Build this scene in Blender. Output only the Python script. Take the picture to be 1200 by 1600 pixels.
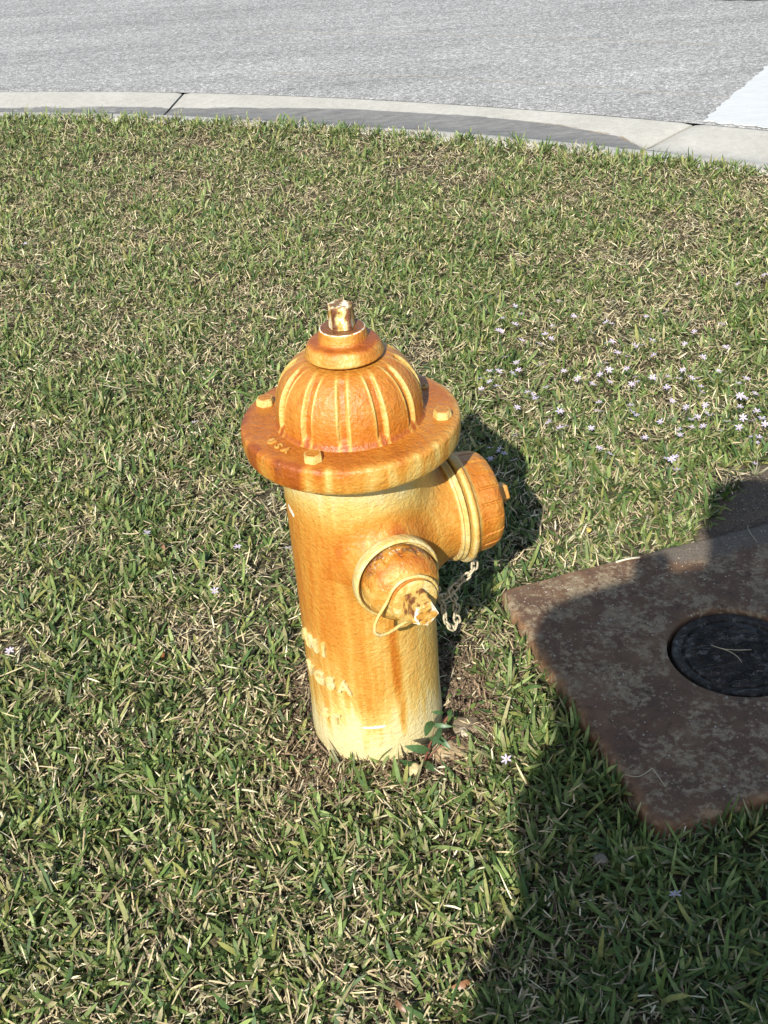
import bpy, bmesh, math, random
import numpy as np
from mathutils import Vector, Matrix

# ------------------------------------------------------------------ camera, sky, sun
S = bpy.context.scene
for o in list(bpy.data.objects):
    bpy.data.objects.remove(o)
C = S.collection
R = math.radians

CAM_H, PITCH, ROLL, FOCAL = 1.4364, 0.57933, -0.07851, 1.8502
cam_d = bpy.data.cameras.new('camera')
cam = bpy.data.objects.new('camera', cam_d)
C.objects.link(cam)
_fw = Vector((0, math.cos(PITCH), -math.sin(PITCH)))
_up = Vector((0, math.sin(PITCH), math.cos(PITCH)))
_rt = Vector((1, 0, 0))
_cr, _sr = math.cos(ROLL), math.sin(ROLL)
_r2 = _rt * _cr + _up * _sr
_u2 = _up * _cr - _rt * _sr
_m = Matrix((_r2, _u2, -_fw)).transposed().to_4x4()
_m.translation = Vector((0, 0, CAM_H))
cam.matrix_world = _m
cam_d.sensor_fit = 'VERTICAL'
cam_d.sensor_height = 36
cam_d.lens = FOCAL * 1000 / 1600 * 36
cam_d.clip_start = 0.01
cam_d.clip_end = 1500
S.camera = cam
S.render.resolution_x, S.render.resolution_y = 768, 1024

KX, KY = 0.37, 1.35                       # shadow offset per metre of height
SUN_AZ = math.atan2(KX, KY)
SUN_ALT = math.atan(1 / math.hypot(KX, KY))
W = bpy.data.worlds.new('World')
S.world = W
W.use_nodes = True
nt = W.node_tree
nt.nodes.clear()
sky = nt.nodes.new('ShaderNodeTexSky')
sky.sky_type = 'NISHITA'
sky.sun_disc = False
sky.sun_elevation = SUN_ALT
sky.sun_rotation = SUN_AZ + math.pi       # the sun stands behind the camera, to its left
bg = nt.nodes.new('ShaderNodeBackground')
bg.inputs['Strength'].default_value = 0.098
wo = nt.nodes.new('ShaderNodeOutputWorld')
nt.links.new(sky.outputs[0], bg.inputs[0])
nt.links.new(bg.outputs[0], wo.inputs[0])
sd = bpy.data.lights.new('sun', 'SUN')
sd.energy = 4.4
sd.angle = R(0.53)
sd.color = (1.0, 0.955, 0.88)
sun = bpy.data.objects.new('sun', sd)
C.objects.link(sun)
sun.rotation_euler = Vector((-KX, -KY, 1)).to_track_quat('Z', 'Y').to_euler()
sun.location = (-3, -10, 8)
S.view_settings.view_transform = 'Standard'
S.view_settings.look = 'None'
S.view_settings.exposure = 0.78
S.view_settings.gamma = 1
S.view_settings.use_curve_mapping = False
S.cycles.max_bounces = 6
S.cycles.diffuse_bounces = 3
S.cycles.transmission_bounces = 3

rng = np.random.RandomState(7)
random.seed(7)

# ------------------------------------------------------------------ helpers
def new_mesh(name, verts, faces, mat=None, smooth=True, sharp=None):
    me = bpy.data.meshes.new(name)
    me.from_pydata([tuple(v) for v in np.asarray(verts).tolist()], [], faces)
    if mat is not None:
        for m in (mat if isinstance(mat, (list, tuple)) else [mat]):
            me.materials.append(m)
    if smooth:
        me.polygons.foreach_set('use_smooth', [True] * len(me.polygons))
        if sharp is not None:
            me.set_sharp_from_angle(angle=R(sharp))
    me.update()
    return me

def link(name, me, parent=None):
    o = bpy.data.objects.new(name, me)
    C.objects.link(o)
    if parent is not None:
        o.parent = parent
    return o

def tag(o, label=None, cat=None, group=None, kind=None):
    for k, v in (('label', label), ('category', cat), ('group', group), ('kind', kind)):
        if v:
            o[k] = v
    return o

def empty(name, loc=(0, 0, 0)):
    o = bpy.data.objects.new(name, None)
    o.empty_display_size = 0.05
    C.objects.link(o)
    o.location = loc
    return o

def fast_mesh(name, co, quads, tris, mat, cols=None):
    """numpy mesh: co (N,3), quads (Q,4), tris (T,3), cols (N,3)"""
    me = bpy.data.meshes.new(name)
    me.vertices.add(len(co))
    me.vertices.foreach_set('co', np.ascontiguousarray(co, np.float32).ravel())
    li = np.concatenate([quads.ravel(), tris.ravel()]).astype(np.int32)
    me.loops.add(len(li))
    me.loops.foreach_set('vertex_index', li)
    starts = np.concatenate([np.arange(len(quads)) * 4, len(quads) * 4 + np.arange(len(tris)) * 3]).astype(np.int32)
    me.polygons.add(len(starts))
    me.polygons.foreach_set('loop_start', starts)
    if cols is not None:
        a = me.attributes.new('tint', 'FLOAT_COLOR', 'POINT')
        c4 = np.ones((len(co), 4), np.float32)
        c4[:, :cols.shape[1]] = cols
        a.data.foreach_set('color', c4.ravel())
    me.materials.append(mat)
    me.update(calc_edges=True)
    me.polygons.foreach_set('use_smooth', np.ones(len(starts), bool))
    return me

def set_tint(me, fn):
    n = len(me.vertices)
    co = np.empty(n * 3, np.float32)
    me.vertices.foreach_get('co', co)
    co = co.reshape(-1, 3).astype(float)
    a = me.attributes.new('tint', 'FLOAT_COLOR', 'POINT')
    c = np.ones((n, 4), np.float32)
    v = fn(co)
    c[:, :v.shape[1]] = v
    a.data.foreach_set('color', c.ravel())

_lat = np.random.RandomState(3).rand(64, 64, 64)
def vnoise(p, s, off=0):
    """value noise in 0..1 at points p (N,3), s cells per metre (scalar or triple)"""
    q = np.asarray(p, float) * np.asarray(s) + off * 7.31
    i = np.floor(q).astype(int)
    f = q - i
    f = f * f * (3 - 2 * f)
    r = 0
    for dx in (0, 1):
        for dy in (0, 1):
            for dz in (0, 1):
                w = (f[:, 0] if dx else 1 - f[:, 0]) * (f[:, 1] if dy else 1 - f[:, 1]) * (f[:, 2] if dz else 1 - f[:, 2])
                r = r + w * _lat[(i[:, 0] + dx) & 63, (i[:, 1] + dy) & 63, (i[:, 2] + dz) & 63]
    return r

def fbm(p, s, off=0, n=3):
    r, a, t = 0, 1.0, 0
    s = np.asarray(s, float)
    for k in range(n):
        r = r + a * vnoise(p, s * 2 ** k, off + k)
        t += a
        a *= .55
    return r / t

def sstep(a, b, x):
    t = np.clip((x - a) / (b - a), 0, 1)
    return t * t * (3 - 2 * t)

def lathe(prof, n=96, M=None, rfun=None):
    """prof: list of (s, r) along local +Z. returns verts, faces"""
    prof = np.array(prof, float)
    th = np.linspace(0, 2 * np.pi, n, endpoint=False)
    V = []
    for s, r in prof:
        rr = np.full(n, r)
        if rfun is not None:
            rr = rfun(s, r, th)
        V.append(np.stack([rr * np.cos(th), rr * np.sin(th), np.full(n, s)], 1))
    V = np.concatenate(V)
    F = []
    for k in range(len(prof) - 1):
        for j in range(n):
            a, b = k * n + j, k * n + (j + 1) % n
            F.append((a, b, b + n, a + n))
    if prof[0, 1] > 1e-6:
        V = np.vstack([V, [[0, 0, prof[0, 0]]]])
        c = len(V) - 1
        F += [((j + 1) % n, j, c) for j in range(n)]
    if prof[-1, 1] > 1e-6:
        V = np.vstack([V, [[0, 0, prof[-1, 0]]]])
        c = len(V) - 1
        o = (len(prof) - 1) * n
        F += [(o + j, o + (j + 1) % n, c) for j in range(n)]
    if M is not None:
        M = np.array(M)
        V = V @ M[:3, :3].T + M[:3, 3]
    return V, F

def rounded(pts, rad=.003, k=4):
    """round the corners of a profile polyline with quadratic curves"""
    pts = [np.array(p, float) for p in pts]
    out = [pts[0]]
    for i in range(1, len(pts) - 1):
        a, b, c = pts[i - 1], pts[i], pts[i + 1]
        la, lc = np.linalg.norm(a - b), np.linalg.norm(c - b)
        r = min(rad, la * .45, lc * .45)
        p, q = b + (a - b) / la * r, b + (c - b) / lc * r
        for j in range(k + 1):
            t = j / k
            out.append((1 - t) ** 2 * p + 2 * t * (1 - t) * b + t * t * q)
    out.append(pts[-1])
    return [tuple(o) for o in out]

def dense(prof, step):
    out = [prof[0]]
    for a, b in zip(prof[:-1], prof[1:]):
        d = math.hypot(b[0] - a[0], b[1] - a[1])
        n = max(1, int(d / step))
        for k in range(1, n + 1):
            out.append((a[0] + (b[0] - a[0]) * k / n, a[1] + (b[1] - a[1]) * k / n))
    return out

def merge(parts):
    V, F, o = [], [], 0
    for v, f in parts:
        V.append(np.asarray(v, float))
        F += [tuple(i + o for i in q) for q in f]
        o += len(v)
    return np.vstack(V), F

def tube(path, rad, n=8, closed=False, caps=True):
    P = [Vector(p) for p in path]
    m = len(P)
    rad = rad if hasattr(rad, '__len__') else [rad] * m
    V, F = [], []
    nrm = None
    for i in range(m):
        if closed:
            t = (P[(i + 1) % m] - P[i - 1]).normalized()
        else:
            t = (P[min(i + 1, m - 1)] - P[max(i - 1, 0)]).normalized()
        if nrm is None:
            nrm = t.orthogonal().normalized()
        nrm = (nrm - t * nrm.dot(t)).normalized()
        b = t.cross(nrm)
        for j in range(n):
            a = 2 * math.pi * j / n
            V.append(P[i] + (nrm * math.cos(a) + b * math.sin(a)) * rad[i])
    for i in range(m if closed else m - 1):
        for j in range(n):
            a, b = i * n + j, i * n + (j + 1) % n
            c, d = ((i + 1) % m) * n + (j + 1) % n, ((i + 1) % m) * n + j
            F.append((a, b, c, d))
    if caps and not closed:
        F.append(tuple(range(n))[::-1])
        F.append(tuple((m - 1) * n + j for j in range(n)))
    return np.array([tuple(v) for v in V]), F

def smooth_path(P, k=6):
    P = [Vector(p) for p in P]
    out = []
    for i in range(len(P) - 1):
        a, b, c, d = P[max(i - 1, 0)], P[i], P[i + 1], P[min(i + 2, len(P) - 1)]
        for j in range(k):
            t = j / k
            out.append(0.5 * ((2 * b) + (c - a) * t + (2 * a - 5 * b + 4 * c - d) * t * t + (3 * b - a - 3 * c + d) * t ** 3))
    out.append(P[-1])
    return out

def prism(n, r, h, r2=None, rot=0, z0=0, bev=.0015):
    r2 = r if r2 is None else r2
    prof = [(z0, r), (z0 + h - bev, r2), (z0 + h, r2 - bev)]
    V, F = [], []
    for z, q in prof:
        for j in range(n):
            a = rot + 2 * math.pi * j / n
            V.append((q * math.cos(a), q * math.sin(a), z))
    for k in range(2):
        for j in range(n):
            F.append((k * n + j, k * n + (j + 1) % n, (k + 1) * n + (j + 1) % n, (k + 1) * n + j))
    F.append(tuple(2 * n + j for j in range(n)))
    F.append(tuple(range(n))[::-1])
    return np.array(V), F

def axis_matrix(origin, direction):
    d = Vector(direction).normalized()
    z = Vector((0, 0, 1))
    x = z.cross(d).normalized() if abs(d.z) < .99 else Vector((1, 0, 0))
    y = d.cross(x)
    M = Matrix((x, y, d)).transposed().to_4x4()
    M.translation = Vector(origin)
    return M

def apply(M, V):
    M = np.array(M)
    return np.asarray(V) @ M[:3, :3].T + M[:3, 3]

# ------------------------------------------------------------------ materials
def mat(name):
    m = bpy.data.materials.new(name)
    m.use_nodes = True
    n = m.node_tree
    b = n.nodes['Principled BSDF']
    return m, n, b

class NB:
    """tiny node builder"""
    def __init__(s, n, b):
        s.n, s.b = n, b
        s.tc = n.nodes.new('ShaderNodeTexCoord')
    def L(s, a, b):
        s.n.links.new(a, b)
    def obj(s):
        return s.tc.outputs['Object']
    def scaled(s, sc, loc=(0, 0, 0)):
        m = s.n.nodes.new('ShaderNodeMapping')
        m.inputs['Scale'].default_value = sc
        m.inputs['Location'].default_value = loc
        s.L(s.obj(), m.inputs[0])
        return m.outputs[0]
    def noise(s, scale, detail=4, rough=.55, vec=None, dist=0):
        t = s.n.nodes.new('ShaderNodeTexNoise')
        t.inputs['Scale'].default_value = scale
        t.inputs['Detail'].default_value = detail
        t.inputs['Roughness'].default_value = rough
        t.inputs['Distortion'].default_value = dist
        s.L(vec if vec is not None else s.obj(), t.inputs['Vector'])
        return t.outputs['Fac']
    def voro(s, scale, feature='F1', vec=None, out='Distance', rnd=1):
        t = s.n.nodes.new('ShaderNodeTexVoronoi')
        t.feature = feature
        t.inputs['Scale'].default_value = scale
        t.inputs['Randomness'].default_value = rnd
        s.L(vec if vec is not None else s.obj(), t.inputs['Vector'])
        return t.outputs[out]
    def ramp(s, fac, stops, interp='LINEAR'):
        t = s.n.nodes.new('ShaderNodeValToRGB')
        r = t.color_ramp
        r.interpolation = interp
        while len(r.elements) < len(stops):
            r.elements.new(.5)
        for e, (p, c) in zip(r.elements, stops):
            e.position = p
            e.color = (*c, 1) if hasattr(c, '__len__') else (c, c, c, 1)
        s.L(fac, t.inputs[0])
        return t.outputs[0]
    def math(s, op, a, b=None, clamp=False):
        t = s.n.nodes.new('ShaderNodeMath')
        t.operation = op
        t.use_clamp = clamp
        for k, v in ((0, a), (1, b)):
            if v is None:
                continue
            if isinstance(v, (int, float)):
                t.inputs[k].default_value = v
            else:
                s.L(v, t.inputs[k])
        return t.outputs[0]
    def mix(s, fac, a, b, mode='MIX'):
        t = s.n.nodes.new('ShaderNodeMix')
        t.data_type = 'RGBA'
        t.blend_type = mode
        for k, v in ((0, fac), (6, a), (7, b)):
            if isinstance(v, (int, float)):
                t.inputs[k].default_value = v
            elif isinstance(v, tuple):
                t.inputs[k].default_value = (*v, 1)
            else:
                s.L(v, t.inputs[k])
        return t.outputs[2]
    def attr(s, name='tint'):
        t = s.n.nodes.new('ShaderNodeAttribute')
        t.attribute_name = name
        return t
    def sep(s, col):
        t = s.n.nodes.new('ShaderNodeSeparateColor')
        s.L(col, t.inputs[0])
        return t.outputs
    def bump(s, h, strength=.5, dist=.002, prev=None):
        t = s.n.nodes.new('ShaderNodeBump')
        t.inputs['Strength'].default_value = strength
        t.inputs['Distance'].default_value = dist
        s.L(h, t.inputs['Height'])
        if prev is not None:
            s.L(prev, t.inputs['Normal'])
        return t.outputs[0]

def paint_material():
    m, n, b = mat('weathered_yellow_paint')
    k = NB(n, b)
    at = k.sep(k.attr().outputs['Color'])
    o = at[0]                                   # 0 cream .. 1 deep orange
    fine = k.noise(140, 4, .65, vec=k.scaled((1, 1, .8)))
    mott = k.noise(420, 3, .6)
    fac = k.math('ADD', o, k.math('MULTIPLY', k.math('SUBTRACT', fine, .5), .24))
    fac = k.math('ADD', fac, k.math('MULTIPLY', k.math('SUBTRACT', mott, .5), .34))
    col = k.ramp(fac, [(0, (.60, .51, .265)), (.22, (.56, .39, .115)), (.5, (.475, .225, .035)), (.75, (.405, .130, .012)), (1, (.275, .066, .007))])
    # rust
    rn = k.math('ADD', at[1], k.math('MULTIPLY', k.math('SUBTRACT', k.noise(180, 5, .7), .5), .9))
    rust = k.ramp(rn, [(.42, 0.), (.62, 1.)])
    rc = k.ramp(k.noise(300, 4, .7), [(.3, (.055, .020, .010)), (.7, (.20, .065, .022))])
    col = k.mix(k.math('MULTIPLY', rust, at[1], True), col, rc)
    # chips to old white / cream undercoat
    cn = k.math('ADD', at[2], k.math('MULTIPLY', k.math('SUBTRACT', k.noise(230, 5, .75), .5), 1.1))
    chip = k.ramp(cn, [(.58, 0.), (.63, 1.)])
    col = k.mix(chip, col, (.74, .69, .56))
    k.L(col, b.inputs['Base Color'])
    rr = k.ramp(k.noise(60, 3, .6), [(.3, .30), (.7, .52)])
    k.L(rr, b.inputs['Roughness'])
    b.inputs['Specular IOR Level'].default_value = .5
    h1 = k.noise(95, 4, .6, dist=.4)
    h2 = k.voro(210, 'SMOOTH_F1')
    h3 = k.noise(500, 3, .6)
    n1 = k.bump(h1, .55, .0050)
    n2 = k.bump(h2, .45, .0022, n1)
    n3 = k.bump(h3, .5, .0012, n2)
    n4 = k.bump(chip, .25, .0005, n3)
    k.L(n4, b.inputs['Normal'])
    return m

def blade_material(name, trans=.28, rough=.55, spec=.35):
    m, n, b = mat(name)
    k = NB(n, b)
    a = k.attr().outputs['Color']
    v = k.noise(160, 3, .6)
    col = k.mix(1.0, a, k.ramp(v, [(.25, .72), (.75, 1.25)]), 'MULTIPLY')
    k.L(col, b.inputs['Base Color'])
    b.inputs['Roughness'].default_value = rough
    b.inputs['Specular IOR Level'].default_value = spec
    tr = n.nodes.new('ShaderNodeBsdfTranslucent')
    k.L(col, tr.inputs[0])
    mx = n.nodes.new('ShaderNodeMixShader')
    mx.inputs[0].default_value = trans
    out = n.nodes['Material Output']
    k.L(b.outputs[0], mx.inputs[1])
    k.L(tr.outputs[0], mx.inputs[2])
    k.L(mx.outputs[0], out.inputs[0])
    return m

def simple(name, col, rough=.6, spec=.4, nscale=60, var=.25, bump=.0, bs=200, metal=0):
    m, n, b = mat(name)
    k = NB(n, b)
    c = k.mix(1.0, tuple(col), k.ramp(k.noise(nscale, 4, .6), [(.25, 1 - var), (.75, 1 + var)]), 'MULTIPLY')
    k.L(c, b.inputs['Base Color'])
    b.inputs['Roughness'].default_value = rough
    b.inputs['Specular IOR Level'].default_value = spec
    b.inputs['Metallic'].default_value = metal
    if bump:
        k.L(k.bump(k.noise(bs, 4, .6), .5, bump), b.inputs['Normal'])
    return m

M_PAINT = paint_material()
M_GRASS = blade_material('grass_blade')
M_STRAW = blade_material('dry_straw', .12, .6, .35)

def soil_material():
    m, n, b = mat('thatchy_soil')
    k = NB(n, b)
    at = k.sep(k.attr().outputs['Color'])       # r: bare sandy dirt, g: darker bare earth round the hydrant
    a = k.noise(9, 5, .6)
    c = k.noise(150, 5, .7)
    col = k.ramp(c, [(.3, (.035, .026, .016)), (.5, (.085, .066, .038)), (.7, (.20, .165, .10))])
    green = k.ramp(c, [(.3, (.02, .028, .011)), (.7, (.07, .085, .035))])
    col = k.mix(k.ramp(a, [(.4, 0.), (.62, .7)]), col, green)
    far = k.mix(k.ramp(k.noise(45, 4, .7), [(.4, 0.), (.6, 1.)]), (.10, .125, .05), (.26, .23, .13))
    col = k.mix(at[2], col, far)
    sand = k.ramp(k.noise(330, 4, .75), [(.28, (.055, .043, .032)), (.5, (.125, .101, .075)), (.66, (.19, .155, .118)), (.78, (.42, .38, .31))])
    col = k.mix(k.ramp(at[0], [(.3, 0.), (.7, 1.)]), col, sand)
    k.L(col, b.inputs['Base Color'])
    b.inputs['Roughness'].default_value = .95
    b.inputs['Specular IOR Level'].default_value = .15
    k.L(k.bump(k.noise(260, 4, .7), .8, .003, k.bump(k.noise(60, 4, .6), .8, .012)), b.inputs['Normal'])
    return m
M_SOIL = soil_material()

def asphalt_material():
    m, n, b = mat('worn_pale_asphalt')
    k = NB(n, b)
    big = k.noise(.9, 4, .6, vec=k.scaled((.6, 2.6, 1)))
    base = k.ramp(big, [(.3, (.335, .330, .312)), (.7, (.425, .418, .396))])
    streak = k.noise(5, 3, .6, vec=k.scaled((.22, 2.2, 1)))
    base = k.mix(1., base, k.ramp(streak, [(.32, .86), (.5, 1.), (.7, 1.06)]), 'MULTIPLY')
    cell = k.voro(95, 'F1', out='Color')
    cs = k.sep(cell)
    agg = k.ramp(cs[0], [(0, .60), (.35, .87), (.75, 1.08), (1, 1.5)])
    col = k.mix(1., base, agg, 'MULTIPLY')
    pit = k.ramp(k.voro(95, 'DISTANCE_TO_EDGE'), [(0, .55), (.16, 1.)])
    col = k.mix(1., col, pit, 'MULTIPLY')
    mic = k.ramp(k.noise(420, 3, .7), [(.3, .78), (.7, 1.22)])
    col = k.mix(1., col, mic, 'MULTIPLY')
    mid = k.ramp(k.noise(42, 3, .7), [(.3, .86), (.7, 1.14)])
    col = k.mix(1., col, mid, 'MULTIPLY')
    k.L(col, b.inputs['Base Color'])
    b.inputs['Roughness'].default_value = .85
    b.inputs['Specular IOR Level'].default_value = .3
    k.L(k.bump(k.voro(95, 'SMOOTH_F1'), .6, .004, k.bump(k.noise(60, 4, .6), .4, .004)), b.inputs['Normal'])
    return m
M_ROAD = asphalt_material()

def kerb_material():
    m, n, b = mat('kerb_concrete')
    k = NB(n, b)
    at = k.sep(k.attr().outputs['Color'])       # r: dark gutter stain, g: brown silt line
    c = k.ramp(k.noise(3.5, 5, .65), [(.3, (.40, .385, .33)), (.7, (.49, .472, .415))])
    c = k.mix(1., c, k.ramp(k.noise(260, 4, .75), [(.3, .82), (.7, 1.15)]), 'MULTIPLY')
    pits = k.ramp(k.voro(120, 'F1'), [(0, .55), (.09, 1.)])
    c = k.mix(.5, c, k.mix(1., c, pits, 'MULTIPLY'))
    st = k.math('ADD', at[0], k.math('MULTIPLY', k.math('SUBTRACT', k.noise(17, 7, .75, dist=.6), .5), 1.0))
    dark = k.ramp(k.noise(11, 5, .7, vec=k.scaled((1, 4, 1))), [(.3, (.135, .132, .125)), (.7, (.24, .235, .22))])
    c = k.mix(k.ramp(st, [(.4, 0.), (.58, 1.)]), c, dark)
    s2 = k.math('ADD', at[1], k.math('MULTIPLY', k.math('SUBTRACT', k.noise(40, 5, .7), .5), .7))
    c = k.mix(k.ramp(s2, [(.45, 0.), (.75, .8)]), c, (.24, .17, .095))
    k.L(c, b.inputs['Base Color'])
    b.inputs['Roughness'].default_value = .85
    b.inputs['Specular IOR Level'].default_value = .3
    c = k.mix(1., c, k.ramp(k.noise(30, 5, .7), [(.3, .88), (.7, 1.08)]), 'MULTIPLY')
    k.L(c, b.inputs['Base Color'])
    k.L(k.bump(k.noise(300, 4, .7), .5, .002, k.bump(k.noise(50, 4, .7), .5, .004)), b.inputs['Normal'])
    return m
M_KERB = kerb_material()

def slab_material():
    m, n, b = mat('rust_stained_concrete')
    k = NB(n, b)
    at = k.sep(k.attr().outputs['Color'])       # r: edge wear, g: sand drift
    red = k.ramp(k.noise(14, 5, .6), [(.3, (.10, .058, .036)), (.55, (.145, .083, .047)), (.75, (.23, .14, .072))])
    tan = k.ramp(k.noise(90, 5, .7), [(.3, (.165, .125, .078)), (.7, (.40, .315, .195))])
    w = k.math('ADD', k.math('MULTIPLY', k.noise(19, 7, .74, dist=.5), .66), k.math('MULTIPLY', k.noise(95, 4, .7), .40))
    c = k.mix(k.ramp(w, [(.525, 0.), (.58, .85)]), red, tan)
    dk = k.ramp(k.noise(55, 6, .75, dist=.5), [(.30, .5), (.46, 1.)])
    c = k.mix(1., c, dk, 'MULTIPLY')
    c = k.mix(k.ramp(k.noise(7, 4, .7), [(.58, 0.), (.70, .45)]), c, (.085, .074, .06))
    spk = k.ramp(k.voro(62, 'F1'), [(.09, 1.), (.15, 0.)])
    sn = k.ramp(k.noise(26, 3, .6), [(.50, 0.), (.6, 1.)])
    c = k.mix(k.math('MULTIPLY', spk, sn), c, (.48, .44, .36))
    c = k.mix(k.math('MULTIPLY', k.ramp(at[0], [(.2, 0.), (.9, 1.)]), k.ramp(k.noise(40, 4, .7), [(.4, 0.), (.6, .6)])), c, (.33, .175, .08))
    sandc = k.ramp(k.noise(330, 4, .75), [(.28, (.06, .047, .035)), (.5, (.135, .109, .08)), (.7, (.22, .185, .14))])
    sf = k.math('ADD', at[1], k.math('MULTIPLY', k.math('SUBTRACT', k.noise(30, 5, .75), .5), 1.2))
    c = k.mix(k.ramp(sf, [(.42, 0.), (.72, 1.)]), c, sandc)
    k.L(c, b.inputs['Base Color'])
    b.inputs['Roughness'].default_value = .8
    b.inputs['Specular IOR Level'].default_value = .35
    k.L(k.bump(k.noise(420, 4, .7), .6, .0015, k.bump(k.noise(90, 5, .7), .55, .004)), b.inputs['Normal'])
    return m
M_SLAB = slab_material()

def lid_material():
    m, n, b = mat('dark_plastic_lid')
    k = NB(n, b)
    c = k.ramp(k.noise(50, 5, .7), [(.38, (.018, .016, .013)), (.6, (.050, .043, .034)), (.75, (.13, .115, .09))])
    sc = k.ramp(k.noise(26, 6, .8, vec=k.scaled((1, 2.2, 1)), dist=1.3), [(.55, 0.), (.62, .7)])
    c = k.mix(sc, c, (.20, .19, .165))
    bl = k.ramp(k.noise(19, 3, .6), [(.60, 0.), (.72, .7)])
    c = k.mix(bl, c, (.09, .09, .085))
    k.L(c, b.inputs['Base Color'])
    b.inputs['Roughness'].default_value = .62
    b.inputs['Specular IOR Level'].default_value = .15
    k.L(k.bump(k.noise(120, 5, .75, dist=.8), .9, .003), b.inputs['Normal'])
    return m
M_LID = lid_material()

def roadpaint_material():
    m, n, b = mat('worn_white_road_paint')
    k = NB(n, b)
    c = k.ramp(k.noise(8, 5, .7, vec=k.scaled((1, 5, 1))), [(.3, (.50, .515, .50)), (.7, (.60, .61, .595))])
    c = k.mix(1., c, k.ramp(k.noise(300, 4, .7), [(.3, .88), (.7, 1.06)]), 'MULTIPLY')
    k.L(c, b.inputs['Base Color'])
    b.inputs['Roughness'].default_value = .7
    k.L(k.bump(k.noise(150, 4, .7), .5, .003), b.inputs['Normal'])
    return m
M_WHITE = roadpaint_material()

# ------------------------------------------------------------------ setting: road, kerb, lawn
KC = (-0.0647, -0.5048, 5.9548)
def road_edge_y(x):
    x = np.asarray(x, float)
    xc = np.clip(x, -2.6, 2.3)
    y = KC[0] * xc ** 2 + KC[1] * xc + KC[2]
    return y + (x - xc) * (2 * KC[0] * xc + KC[1])
def kerb_frame(x):
    """unit normal pointing from road edge to the lawn"""
    xc = np.clip(np.asarray(x, float), -2.6, 2.3)
    s = 2 * KC[0] * xc + KC[1]
    l = np.sqrt(1 + s * s)
    return s / l, -1 / l
KW = 0.63
_xs = np.linspace(-9, 8, 500)
_nx, _ny = kerb_frame(_xs)
_bx, _by = _xs + _nx * (KW - .03), road_edge_y(_xs) + _ny * (KW - .03)
def lawn_edge_y(x):
    return np.interp(x, _bx, _by)

# far ground under and beyond everything
g = link('ground', new_mesh('ground', [(-300, -300, -.16), (300, -300, -.16), (300, 300, -.16), (-300, 300, -.16)], [(0, 1, 2, 3)],
                            simple('far_turf', (.11, .125, .055), .9, .2, 3, .3), False))
tag(g, kind='structure')

# road: a strip following the kerb, wide enough to leave the frame
xs = np.concatenate([[-60, -20], np.linspace(-9, 8, 171), [20, 60]])
rows = [0.0, .05, .2, .5, 1, 2, 4, 8, 12]
V, F = [], []
for d in rows:
    nx, ny = kerb_frame(xs)
    X = xs - nx * d
    Y = road_edge_y(xs) - ny * d
    Z = np.full(len(xs), -.032 + min(d, 6) * .006)
    if d == 0:
        Z = Z - .004
        X = X + 0 * xs
        Y = Y + .006 * (vnoise(np.stack([xs, xs * 0, xs * 0], 1), 22) - .5)
    V.append(np.stack([X, Y, Z], 1))
V = np.vstack(V)
n = len(xs)
for i in range(len(rows) - 1):
    for j in range(n - 1):
        F.append((i * n + j, i * n + j + 1, (i + 1) * n + j + 1, (i + 1) * n + j))
road = link('road', new_mesh('road', V, F, M_ROAD))
tag(road, kind='structure')

# kerb: concrete gutter kerb in cast lengths, a part for each
kerb = empty('kerb', (0, 5.5, 0))
tag(kerb, kind='structure')
KP = [(0.013, -.058), (0.0135, -.034), (.02, -.030), (.14, -.040), (.24, -.050), (.29, -.049), (.33, -.040), (.38, -.018), (.43, .002), (.46, .008), (.50, .008), (.515, -.005), (.515, -.12)]
def kerb_piece(x0, x1, skew0, skew1):
    # x0,x1: road-edge x of the joints; skew shifts the lawn side of the joint
    prof = dense(rounded([(p[0] * 1.26, p[1]) for p in KP], .02, 3), .025)
    m = max(8, int((x1 - x0) / .035))
    V, F = [], []
    T = []
    for i in range(m + 1):
        t = i / m
        for (d, z) in prof:
            e0, e1 = x0 + .0065 + skew0 * d, x1 - .0065 + skew1 * d
            x = e0 + (e1 - e0) * t
            nx, ny = kerb_frame(x)
            zz = z - (.006 if (i in (0, m)) else 0)
            V.append((x + nx * d, road_edge_y(x) + ny * d, zz))
            T.append((x, d))
    n = len(prof)
    for i in range(m):
        for j in range(n - 1):
            F.append((i * n + j, i * n + j + 1, (i + 1) * n + j + 1, (i + 1) * n + j))
    F.append(tuple(range(n)))
    F.append(tuple(m * n + j for j in range(n))[::-1])
    V = np.array(V) - np.array([0, 5.5, 0])
    me = new_mesh('kerb_segment', V, F, M_KERB, True, 50)
    T = np.array(T)
    def fn(co):
        x, d = T[:, 0], T[:, 1]
        wob = (fbm(np.stack([x, x * 0, x * 0], 1), 2.2, 5) - .5) * .05
        d = d / 1.26
        lo = np.interp(x, [-2.2, -1.6, -.8, -.35, .1, .6, 1.0, 1.25, 1.42, 1.7, 2.4], [.22, .20, .19, .16, .13, .125, .14, .19, .30, .33, .32]) + wob * .6
        hi = np.interp(x, [-2.2, -.8, -.35, .3, .9, 1.25, 1.42, 2.4], [.42, .42, .46, .47, .405, .385, .36, .45])
        st = sstep(-.012, .012, d - lo) * sstep(-.02, .02, hi - d)
        st = st * np.interp(x, [-2.2, -1, -.5, 0, 1.1, 1.35, 1.6, 2.5], [.60, .62, .80, 1, 1, .95, .50, .5])
        sl = np.exp(-((d - lo) / .012) ** 2) * np.interp(x, [-2, .6, .9, 1.3, 1.45, 2], [.45, .3, .6, .9, .3, .3])
        return np.stack([st, sl, x * 0], 1)
    set_tint(me, fn)
    link('kerb_segment', me, kerb)
jx = [-8.2, -6.0, -3.4, -.856, 1.462, 3.9, 6.4]
sk = [0, 0, 0, .16, -.22, 0, 0]
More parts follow.
